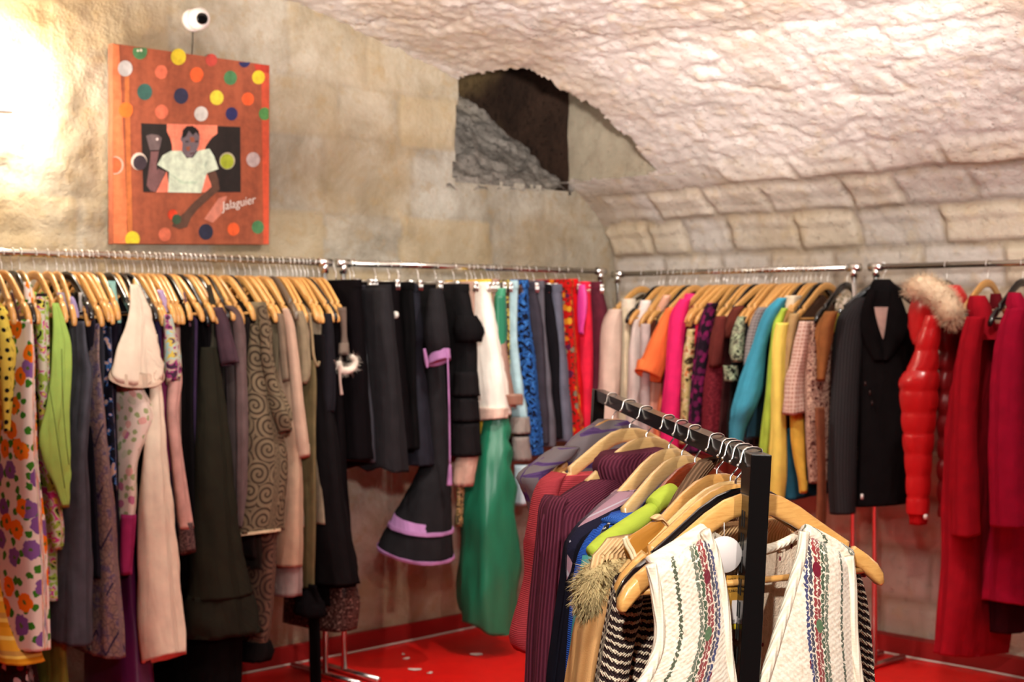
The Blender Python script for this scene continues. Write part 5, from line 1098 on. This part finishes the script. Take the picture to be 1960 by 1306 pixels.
# ================================================================== coats
M_coat = cloth((22, 19, 20), .92); t = NT('pinstripe_wool'); x = t.xyz(t.uv())[0]; pf = t.math('LESS_THAN', t.math('FRACT', t.math('DIVIDE', x, .014)), .1)
M_pin = t.out(t.mix(pf, (38, 36, 38), (66, 64, 66)), .9, spec=.2)
CU = (-.62, .78)                                # the black coat is turned to face the room
gar('C', 1690, 'B', 'coat', 'black pinstripe coat', 'black pinstripe coat facing the room with wide lapels and a pale lining', 'coat', [
    (tube, 'coat_body', [(1668, 1716, 556), (1640, 1732, 590), (1636, 1744, 640), (1640, 1750, 740), (1642, 1748, 850), (1636, 972, 1738, 960)], M_coat, dict(ulim=(-.3, .3), T=.13, fold=.004, n=36)),
    (tube, 'sleeve', [(1636, 1664, 570), (1606, 1656, 602), (1595, 1652, 650), (1590, 1646, 725), (1586, 1642, 820), (1584, 1640, 910), (1588, 984, 1636, 982)], M_pin, dict(ulim=(-.4, .4), T=.11, vb=.02, fold=.004)),
    (tube, 'sleeve', [(1730, 1748, 600), (1738, 1758, 660), (1742, 1762, 760), (1740, 1758, 880)], M_coat, dict(ulim=(-.4, .4), T=.1, fold=.004)),
    (panel, 'shirt_lining', ([(1673, 588), (1677, 610), (1684, 634), (1690, 650)], [(1700, 588), (1697, 610), (1694, 634), (1691, 650)]), cloth((186, 156, 146)), dict(vc=.069, bulge=.003)),
    (panel, 'lapel', ([(1662, 552), (1648, 600), (1650, 640), (1672, 690)], [(1680, 556), (1672, 590), (1680, 625), (1692, 690)]), cloth((20, 17, 18), .8), dict(vc=.074, bulge=.008, T=.008)),
    (panel, 'lapel', ([(1706, 556), (1702, 590), (1696, 625), (1690, 690)], [(1722, 560), (1734, 600), (1736, 640), (1702, 690)]), cloth((20, 17, 18), .8), dict(vc=.074, bulge=.008, T=.008)),
    (tube, 'collar', [(1672, 1704, 535), (1664, 1718, 552), (1664, 1720, 580)], cloth((24, 21, 22)), dict(ulim=(-.1, .1), T=.1, inner=False)),
    (cord, 'button', [(1655, 735), (1657, 735)], .010, plain('dark_horn', (60, 30, 26), .3), dict(vc=.078, sm=0)), (cord, 'button', [(1664, 752), (1666, 752)], .010, plain('dark_horn', (60, 30, 26), .3), dict(vc=.078, sm=0)), (cord, 'button', [(1668, 772), (1670, 772)], .010, plain('dark_horn', (60, 30, 26), .3), dict(vc=.078, sm=0)),
    (cord, 'label_tag', [(1650, 946), (1650, 956)], .006, M_wp, dict(vc=.09, sm=0))], ho=CU, hrot=-.9)
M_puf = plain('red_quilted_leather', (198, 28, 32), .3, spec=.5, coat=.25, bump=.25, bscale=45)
def pf_(l, s):
    x = (l + .03) / .088; return .87 + .14 * abs(math.sin(PI * x)) ** .35 + .012 * math.sin(s * 120 + x * 2)
gar('C', 1812, 'B', 'jacket', 'red puffer jacket', 'shiny red quilted puffer jacket with a fur-trimmed hood', 'jacket', [
    (tube, 'sleeve', [(1772, 1806, 604), (1756, 1800, 645), (1744, 1796, 690), (1722, 1797, 730), (1724, 1794, 778), (1727, 1789, 830), (1732, 1783, 890), (1734, 1780, 950), (1735, 1778, 984)], M_puf, dict(ulim=(.26, .31), fold=.002, puff=pf_, step=.008, n=36)),
    (tube, 'cuff', [(1738, 1776, 976), (1741, 1774, 990), (1742, 1772, 1004)], cloth((176, 20, 24)), dict(of='sleeve', ulim=(.26, .31))),
    (cord, 'cuff_stud', [(1770, 990), (1774, 990)], .011, M_wp, dict(us=.33, sm=0)),
    (tube, 'jacket_body', [(1796, 1826, 610), (1792, 1830, 680), (1790, 1834, 780), (1790, 1836, 900), (1792, 1836, 990)], plain('shaded_red_quilting', (122, 14, 18), .4, bump=.2), dict(ulim=(.14, .2), deep=-.19, puff=pf_, step=.012)),  # body in the shade of the sleeve, painted as a darker red
    (tube, 'hood', [(1752, 1798, 562), (1741, 1806, 588), (1739, 1794, 625), (1748, 1772, 660)], M_puf, dict(ulim=(.20, .23), rt=1.6, fold=.008)),
    (tube, 'hood_back', [(1808, 1838, 546), (1800, 1852, 570), (1806, 1850, 600)], M_puf, dict(ulim=(.08, .14), fold=.005)),
    (fur, 'fur_trim', [(1744, 556), (1766, 548), (1788, 560), (1808, 576), (1818, 596), (1822, 612)], [.035, .055, .06, .058, .055, .04], cloth((226, 202, 172), .95, .12), dict(cnt=6000, ln=.026, us=.27, label='cream fur trim'))])
M_rw = cloth((158, 20, 34), .95, .08, 300); M_cw = cloth((152, 16, 46), .95, .08, 300)
gar('C', 1891, 'W', 'coat', 'long red wool coat', 'long red wool coat with a folded collar, hanging past the puffer jacket', 'coat', [
    (tube, 'coat_body', [(1846, 1890, 620), (1826, 1900, 700), (1812, 1904, 820), (1806, 1906, 940), (1802, 1908, 1060), (1790, 1908, 1160), (1772, 1238, 1906, 1276)], M_rw, dict(ulim=(.12, .15), fold=.014, T=.14, deep=-.19)),
    (tube, 'sleeve', [(1850, 1886, 606), (1838, 1880, 650), (1828, 1874, 720), (1824, 1870, 800), (1820, 1872, 900), (1819, 1026, 1878, 1018)], M_rw, dict(ulim=(.30, .33), fold=.007)),
    (tube, 'collar', [(1856, 1886, 566), (1851, 1896, 585), (1858, 1904, 615), (1882, 1914, 650)], M_rw, dict(ulim=(.16, .24), fold=.003, inner=False)),
    (tube, 'collar_back', [(1896, 1916, 562), (1894, 1924, 592)], cloth((96, 18, 26)), dict(ulim=(.02, .08), inner=False))])
gar('C', 1958, 'B', 'coat', 'crimson wool coat', 'crimson wool coat at the edge of the coat rack, beyond the long red one', 'coat', [
    (tube, 'coat_body', [(1910, 1966, 620), (1900, 1974, 740), (1896, 1978, 880), (1892, 1980, 1000), (1884, 1982, 1080), (1877, 1142, 1984, 1176)], M_cw, dict(ulim=(.12, .16), fold=.014, deep=-.19)),
    (tube, 'sleeve', [(1926, 1964, 590), (1908, 1962, 640), (1898, 1960, 720), (1893, 1962, 820), (1894, 1966, 920), (1896, 1008, 1972, 1004)], M_cw, dict(ulim=(.30, .33), fold=.007)),
    (tube, 'collar', [(1930, 1954, 560), (1926, 1966, 582), (1934, 1974, 612)], M_cw, dict(ulim=(.14, .2), inner=False))])
gar('C', 1925, None, 'coat', 'dark burgundy coat', 'dark burgundy coat between the red and the crimson ones, its hem lowest', 'coat', [
    (tube, 'coat_body', [(1900, 1940, 640), (1892, 1944, 900), (1890, 1946, 1100), (1892, 1208, 1948, 1216)], cloth((46, 8, 14)), dict(ulim=(.12, .16), deep=-.17))])

# ================================================================== knitwear on the black rack
FU = dict(ulim=(-9, 9))
def FT(parent_name, rows, mat, T=.05, vb=0., **k):
    if parent_name in ('jumper_body', 'cardigan_body') and mat is not M_zig: k['mirror'] = .5 if mat in (M_brk, M_beige, M_tanf) else .94
    return (tube, parent_name, rows, mat, dict(FU, T=T, vb=vb, **k))
M_zig = zigzag((52, 38, 38), (216, 198, 172))
M_camo = blotch([(0, (112, 104, 108)), (.56, (84, 62, 108)), (.63, (70, 50, 96))], 7, 2, .9, (1, 2.6, 1), .4, seed=21)
M_rose = knit((196, 76, 84), 190, (150, 46, 56), 1); M_burg = knit((108, 50, 68), 105, (66, 26, 40)); M_brk = knit((134, 104, 80), 95, (84, 62, 46)); M_beige = knit((214, 178, 132), 120, (186, 146, 100))
M_blue = knit((44, 92, 186), 240, (30, 66, 150), 1); M_lime = knit((162, 186, 60), 130, (132, 158, 40)); M_tanf = knit((182, 136, 88), 40, (160, 112, 66), 0)
gar('F', 1172, 'W', 'jumper', 'grey and purple jumper', 'grey jumper with purple camouflage patches at the far end of the black rack', 'jumper', [
    FT('jumper_body', [(1150, 1220, 803), (1106, 1244, 826), (1064, 1266, 850), (1036, 1280, 878), (1030, 1290, 930), (1040, 1290, 1100)], M_camo, .10),
    FT('sleeve', [(1060, 1110, 856), (1024, 1090, 880), (990, 915, 1050, 900), (1002, 948, 1046, 940), (1020, 1050, 1000), (1030, 1055, 1100)], M_camo, .07, .02)])
gar('F', 1205, 'P', 'jumper', 'rose knitted jumper', 'rose red knitted jumper with a balloon sleeve and cable stitches', 'jumper', [
    FT('jumper_body', [(1066, 1300, 903), (1036, 1320, 930), (1024, 1330, 1010), (1020, 1330, 1200), (1020, 1330, 1400)], M_rose, .09),
    FT('sleeve', [(1062, 1078, 905), (1034, 1076, 920), (1019, 1066, 950), (1010, 1056, 1000), (1004, 1050, 1032), (1003, 1040, 1046), (1004, 1040, 1100), (994, 1036, 1145), (980, 1026, 1190), (974, 1020, 1222), (986, 1246, 1010, 1250)], M_rose, .07, .015, fold=.004)])
gar('F', 1237, 'P', 'jumper', 'burgundy ribbed turtleneck', 'burgundy ribbed turtleneck jumper in the middle of the black rack', 'jumper', [
    FT('jumper_body', [(1124, 1290, 912), (1080, 1330, 936), (1044, 1360, 966), (1038, 1380, 1020), (1042, 1390, 1120), (1036, 1396, 1400)], M_burg, .10, .01),
    FT('sleeve', [(1050, 1080, 950), (1034, 1076, 970), (1028, 1072, 1020), (1022, 1064, 1100), (1014, 1056, 1200), (1008, 1050, 1310), (1004, 1046, 1400)], M_burg, .08, .02),
    FT('turtleneck', [(1150, 868, 1268, 858), (1136, 1284, 882), (1138, 1278, 906), (1148, 936, 1262, 926)], M_burg, .12, .012, fold=.006)])
gar('F', 1280, 'P', 'jumper', 'navy argyle jumper', 'navy argyle jumper with dusty pink diamonds and thin white lines', 'jumper', [
    FT('jumper_body', [(1178, 940, 1330, 926), (1132, 980, 1350, 956), (1096, 1014, 1370, 1000), (1090, 1400, 1070), (1094, 1400, 1300)], diamonds((30, 28, 44), (160, 124, 136), (176, 166, 176)), .10, .012),
    FT('sleeve', [(1114, 1150, 1010), (1086, 1130, 1040), (1080, 1118, 1100), (1070, 1108, 1170), (1058, 1102, 1250), (1050, 1098, 1310), (1046, 1096, 1400)], cloth((24, 23, 32), .95), .07, .02)])
gar('F', 1305, 'P', 'jumper', 'blue sequined jumper', 'bright blue jumper with a black sequined shoulder patch', 'jumper', [
    FT('jumper_body', [(1168, 990, 1330, 960), (1126, 1036, 1380, 1014), (1118, 1400, 1100), (1120, 1400, 1300)], M_blue, .09, .012),
    FT('sleeve', [(1142, 1176, 1016), (1118, 1160, 1044), (1110, 1140, 1080), (1100, 1130, 1150), (1090, 1126, 1230), (1084, 1122, 1310), (1080, 1118, 1400)], M_blue, .06, .02),
    FT('neckband', [(1160, 1004, 1178, 990), (1180, 992, 1196, 982)], knit((60, 112, 206), 200), .05, .022, inner=False),
    (panel, 'sequin_patch', ([(1158, 1008), (1150, 1022), (1146, 1040), (1148, 1054)], [(1168, 1000), (1163, 1018), (1158, 1036), (1154, 1050)]), blotch([(0, (14, 14, 16)), (.5, (60, 60, 64)), (.62, (180, 176, 170))], 150, 1, .3), dict(vc=.052, bulge=.004, T=.006, nt=20))])
M_limef = cloth((170, 186, 66), .95, .06)
gar('F', 1330, 'R', 'cardigan', 'lime cardigan', 'lime green cardigan folded along a red-brown hanger', 'cardigan', [
    (cord, 'cardigan_roll', [(1268, 962), (1230, 990), (1190, 1018), (1156, 1040), (1132, 1058)], [.012, .016, .017, .016, .012], M_limef, dict(vc=.02, n=14)),
    (cord, 'neckband', [(1288, 941), (1276, 949), (1264, 958), (1250, 969)], [.016, .019, .019, .016], M_limef, dict(vc=.024, n=14)),
    FT('teal_sleeve', [(1122, 1152, 1066), (1114, 1146, 1110), (1106, 1136, 1180), (1098, 1130, 1250), (1092, 1126, 1310), (1088, 1120, 1400)], cloth((74, 146, 146), .9), .05, .02),
    FT('cardigan_body', [(1150, 1052, 1320, 985), (1136, 1340, 1070), (1130, 1360, 1180), (1128, 1380, 1400)], cloth((90, 150, 140), .9), .04)])
gar('F', 1372, 'W', 'jumper', 'brown ribbed polo neck', 'brown ribbed polo-neck jumper whose collar rises behind its wooden hanger', 'jumper', [
    FT('collar', [(1336, 884, 1392, 872), (1318, 908, 1372, 888), (1292, 950, 1340, 920), (1272, 988, 1318, 950)], M_brk, .03, -.03, fold=.002, inner=False),
    FT('jumper_body', [(1282, 976, 1372, 952), (1250, 1010, 1400, 985), (1216, 1046, 1420, 1010), (1196, 1430, 1090), (1190, 1440, 1400)], M_brk, .045, -.015, fold=.002)])
M_gold = satin((176, 118, 46), .28)
gar('F', 1382, None, 'jumper', 'beige jumper with gold satin panel', 'beige ribbed jumper with a golden satin panel and a string of tiny pearls', 'jumper', [
    FT('jumper_body', [(1160, 1062, 1290, 985), (1140, 1078, 1310, 1020), (1128, 1320, 1080), (1124, 1320, 1300)], M_beige, .04, .02, fold=.002),
    (panel, 'satin_panel', ([(1246, 1000), (1226, 1014), (1204, 1030), (1196, 1050), (1206, 1072)], [(1272, 996), (1282, 1010), (1284, 1030), (1270, 1056), (1240, 1080)]), M_gold, dict(vc=.048, bulge=.006, T=.008, nt=20)),
    (panel, 'neck_rib', ([(1248, 992), (1262, 984), (1274, 996), (1286, 1020), (1294, 1044)], [(1256, 998), (1268, 1000), (1280, 1014), (1294, 1030), (1306, 1044)]), M_beige, dict(vc=.054, bulge=.004, T=.01, nt=20)),
    (cord, 'pearl_string', [(1194, 1030), (1198, 1044), (1206, 1058), (1212, 1072)], .0028, plain('pearls', (230, 212, 176), .25), dict(vc=.064)),
    (cord, 'pearl_string', [(1198, 1027), (1204, 1042), (1212, 1055), (1217, 1068)], .0028, plain('pearls', (230, 212, 176), .25), dict(vc=.064))])
gar('F', 1398, 'P', 'cardigan', 'fur-collared tan cardigan', 'tan mohair cardigan with a shaggy beige fur shoulder', 'cardigan', [
    FT('cardigan_sleeve', [(1120, 1176, 1120), (1112, 1172, 1160), (1100, 1164, 1200), (1092, 1154, 1250), (1082, 1140, 1310), (1076, 1134, 1400)], M_tanf, .07, -.02),
    FT('cardigan_body', [(1170, 1110, 1340, 1040), (1160, 1380, 1120), (1150, 1400, 1250), (1146, 1400, 1400)], M_tanf, .04, -.04),
    (fur, 'fur_trim', [(1200, 1082), (1168, 1092), (1146, 1110), (1136, 1134), (1142, 1162), (1154, 1182)], [.020, .030, .034, .034, .028, .014], cloth((186, 164, 118), .95, .15), dict(cnt=13000, ln=.016, vc=-.02, droop=1.1, label='shaggy beige fur trim'))])
gar('F', 1408, 'W', 'jumper', 'fluffy cream jumper', 'fluffy cream jumper whose sleeve end shows below the zigzag knit', 'jumper', [
    FT('sleeve', [(1156, 1190, 1170), (1146, 1184, 1210), (1132, 1168, 1265), (1122, 1158, 1325), (1114, 1150, 1400)], knit((206, 184, 160), 60, (180, 156, 130)), .06, -.03)])
gar('F', 1423, 'B', 'jumper', 'zigzag knit jumper', 'black and cream zigzag-knit jumper behind the cream waistcoat', 'jumper', [
    FT('jumper_body', [(1230, 1086, 1330, 1040), (1200, 1108, 1560, 1080), (1190, 1130, 1620, 1100), (1196, 1632, 1150), (1206, 1636, 1210), (1208, 1640, 1300), (1208, 1644, 1400)], M_zig, .04, -.045, fold=.005),
    FT('sleeve', [(1176, 1116, 1230, 1090), (1168, 1230, 1134), (1160, 1226, 1180), (1150, 1214, 1230), (1142, 1206, 1280), (1136, 1198, 1340), (1132, 1194, 1400)], M_zig, .055, -.035, fold=.003),
    FT('sleeve', [(1612, 1636, 1096), (1622, 1648, 1130), (1626, 1658, 1180), (1630, 1666, 1250), (1634, 1672, 1320), (1638, 1676, 1400)], M_zig, .055, -.035, fold=.003)])

# the cream waistcoat, nearest of all
t = NT('boucle_knit'); v = t.uv(); x = t.xyz(v)
rw = t.math('MULTIPLY', t.math('SINE', t.math('MULTIPLY', x[1], 2 * PI / .0085)), t.math('SINE', t.math('MULTIPLY', x[0], 2 * PI / .0125)))
base = t.ramp(t.noise(v, 120, 3, .6), [(.3, (208, 186, 162)), (.5, (230, 214, 194)), (.7, (240, 228, 210))])
jx = t.math('ADD', x[0], t.math('MULTIPLY', t.math('PINGPONG', x[1], .0042), .5)); jx = t.math('ADD', jx, t.math('MULTIPLY', t.noise(v, 60, 1), .004))
col = base; spk = t.noise(t.mapv(v, (1, 1, 1)), 210, 1); gate = t.math('GREATER_THAN', spk, .41)
def line(c0, w, c, g=gate):
    global col
    f = t.math('LESS_THAN', t.math('ABSOLUTE', t.math('SUBTRACT', jx, c0)), w * 1.25); f = t.math('MULTIPLY', t.math('MULTIPLY', f, g), .95); col = t.mix(f, col, c)
STR = [(.032, .0022, (60, 72, 52)), (.066, .0026, (92, 100, 84)), (.073, .0022, (46, 72, 48)), (.0795, .0022, (120, 30, 34)), (.086, .0024, (136, 24, 34)), (.094, .0022, (44, 40, 62)), (.1005, .0022, (34, 44, 96))]
for c0, w_, c in STR: line(c0 + .003, w_, c)
bl = t.voro(t.mapv(v, (26, 17, 0)), 1., dim='2D', rand=1.); bcol = t.voro(t.mapv(v, (26, 17, 0)), 1., out='Color', dim='2D')
pick = t.ramp(t.xyz(bcol)[1], [(0, (40, 56, 130)), (.42, (176, 34, 40)), (.55, (84, 110, 76)), (.68, (110, 20, 40))], 'CONSTANT')
inb = t.math('MULTIPLY', t.math('GREATER_THAN', jx, .07), t.math('LESS_THAN', jx, .108)); col = t.mix(t.math('MULTIPLY', inb, t.math('LESS_THAN', bl, .17)), col, pick)
b = t.bump(t.math('ADD', t.math('MULTIPLY', rw, .5), t.math('MULTIPLY', t.noise(v, 260, 2), 1.6)), .35, .002)
M_vest = t.out(col, .95, b, sheen=.3, spec=.15)
t = NT('boucle_inside'); v = t.uv(); base = t.ramp(t.noise(t.mapv(v, (3, 1, 1)), 60, 3, .6), [(.3, (206, 180, 154)), (.7, (236, 216, 192))])
fl = t.math('LESS_THAN', t.voro(t.mapv(v, (22, 14, 0)), 1., dim='2D'), .045); M_vin = t.out(t.mix(fl, base, (120, 40, 50)), .95, t.bump(t.noise(v, 240, 2), .7, .004), sheen=.2, spec=.15)
M_edge = knit((240, 226, 204), 160, (222, 202, 176), 0, .4)
fv = frame_at('F', 1440)
hanger('F', fv, 'W', 'light wood hanger nearest the upright, carrying the cream waistcoat')
o = fv.w(0, 0, BZ - .1); g = thing('waistcoat', 'cream knitted waistcoat with coloured vertical stripes, nearest on the black rack', 'waistcoat', tuple(o), 0, GROUP['F'])
Ll = [(1246, 1081), (1254, 1120), (1259, 1160), (1263, 1200), (1260, 1240), (1248, 1275), (1232, 1306), (1196, 1360), (1180, 1430)]; Lr = [(1349, 1017), (1366, 1058), (1378, 1108), (1386, 1158), (1390, 1205), (1393, 1250), (1400, 1300), (1410, 1360), (1416, 1430)]
Rl = [(1539, 1018), (1534, 1060), (1520, 1110), (1506, 1160), (1492, 1205), (1479, 1250), (1463, 1300), (1444, 1360), (1430, 1430)]; Rr = [(1624, 1066), (1629, 1110), (1631, 1150), (1632, 1200), (1635, 1240), (1640, 1280), (1646, 1320), (1656, 1360), (1664, 1430)]
VF = lambda s, t_: -.034 * max(0., 1 - t_ / .085) ** 2
panel(fv, o, g, 'front_panel', Ll, Lr, M_vest, vc=.045, T=.014, bulge=.012, ns=30, nt=90, fold=.006, vfun=VF)
panel(fv, o, g, 'front_panel', Rr, Rl, M_vest, vc=.045, T=.014, bulge=.012, ns=30, nt=90, fold=.006, vfun=VF)
panel(fv, o, g, 'back_panel', [(1262, 1078), (1264, 1130), (1264, 1200), (1250, 1306), (1200, 1430)], [(1612, 1058), (1624, 1110), (1630, 1200), (1640, 1306), (1660, 1430)], M_vin, vc=-.018, T=.010, bulge=-.006, ns=40, nt=60, fold=.005, zf=lambda s: float(np.interp(s, [0, .25, .36, .5, .66, .79, 1], [0, .038, .022, .013, .020, .036, 0])))
for nm, pts in (('front_edging', Lr), ('armhole_edging', Ll), ('front_edging', Rl), ('armhole_edging', Rr)):
    cord(fv, o, g, nm, pts, .0085, M_edge, vc=.043, n=10)
cord(fv, o, g, 'neck_edging', [(1349, 1017), (1400, 1046), (1440, 1056), (1490, 1044), (1539, 1018)], .007, M_edge, vc=-.02, n=10)
for pts in ([(1246, 1081), (1300, 1048), (1349, 1017)], [(1539, 1018), (1582, 1040), (1624, 1066)]):
    P_ = []
    cord(fv, o, g, 'shoulder_seam', pts, .013, M_edge if 0 else M_vest, vc=.022, n=10)

# round white size discs and the shop's swing tag
def disc(px, py, r, hook, vc, label):
    f_ = frame_at('F', hook); u, z = f_.uz(px, py, vc); c = f_.w(u, vc, z)
    d = thing('size_disc', label, 'plastic disc', tuple(c), 0, 'round white discs on the black rack')
    m = MB(); m.lathe([(-.0012, 0), (-.0012, r * .97), (0, r), (.0012, r * .97), (.0012, 0)], (0, 0, 0), f_.V * .9 + f_.U * .3, 32)
    t_ = NT('frosted_plastic'); put('disc_plate', m.build('disc_plate', t_.out((206, 196, 192), .4, spec=.4)), d)
    m = MB(); m.tube([(0, 0, r), (0, 0, r + .02)], .0006, 6); put('thread', m.build('thread', M_wp), d)
disc(1386, 1062, .028, 1440, .012, 'round white plastic disc hanging beside the front upright')
disc(1250, 934, .022, 1285, -.02, 'round white plastic disc between the argyle jumper and its neighbour')
tg = fv.uz(1410, 1100, .006); c = fv.w(tg[0], .006, tg[1]); tgo = thing('swing_tag', 'ochre paper swing tag with black lettering inside the cream waistcoat', 'price tag', tuple(c))
def tagp(x, y, v_): u, z = fv.uz(x, y, v_); return fv.w(u, v_, z) - c
def card(name, pts, mat, v_, th=.0012, par=tgo):
    a = [tagp(x, y, v_) for x, y in pts]; b_ = [q_ - fv.V * th for q_ in a]; m_ = MB(); n_ = len(a)
    m_.add(a + b_, [tuple(range(n_)), tuple(range(2 * n_ - 1, n_ - 1, -1))] + [(i, n_ + i, n_ + (i + 1) % n_, (i + 1) % n_) for i in range(n_)]); return put(name, m_.build(name, mat, False), par)
card('tag_card', [(1391, 1102), (1440, 1101), (1437, 1205), (1388, 1205)], plain('ochre_card', (170, 120, 36), .7), .008)
card('price_label', [(1402, 1150), (1428, 1148), (1424, 1194), (1399, 1194)], plain('white_label', (222, 210, 206), .7), .0095); card('yellow_edge', [(1390, 1196), (1436, 1194), (1436, 1204), (1389, 1205)], plain('yellow_card', (206, 178, 30), .7), .0095)
m_ink = plain('black_ink', (44, 30, 14), .8)
def text(s, x, y, hpx, v_, par, mat, name='lettering'):
    cu = bpy.data.curves.new(name, 'FONT'); cu.body = s; cu.size = 1; cu.extrude = .01; tmp = bpy.data.objects.new(name, cu); COL.objects.link(tmp); bpy.context.view_layer.update()
    me = bpy.data.meshes.new_from_object(tmp.evaluated_get(bpy.context.evaluated_depsgraph_get())); bpy.data.objects.remove(tmp); me.materials.clear(); me.materials.append(mat)
    p = tagp(x, y, v_); p2 = tagp(x, y - hpx, v_); sz = np.linalg.norm(p2 - p) / .7; R_ = -fv.U
    Mx = Matrix(((R_[0] * sz, 0, fv.V[0] * sz, p[0]), (R_[1] * sz, 0, fv.V[1] * sz, p[1]), (0, sz, 0, p[2]), (0, 0, 0, 1))); me.transform(Mx); put(name, me, par)
for s, x, y in (('NOUS', 1394, 1112), ('VOS VO', 1394, 1119), ('PA', 1411, 1126), ('CABAS', 1395, 1134)): text(s, x, y, 4.6, .0092, tgo, m_ink)
text('20', 1401, 1192, 5, .0105, tgo, m_ink)
cord(fv, c, tgo, 'thread', [(1412, 1102), (1414, 1080), (1418, 1060)], .0008, M_wp, vc=.004, n=5)
fill_all()
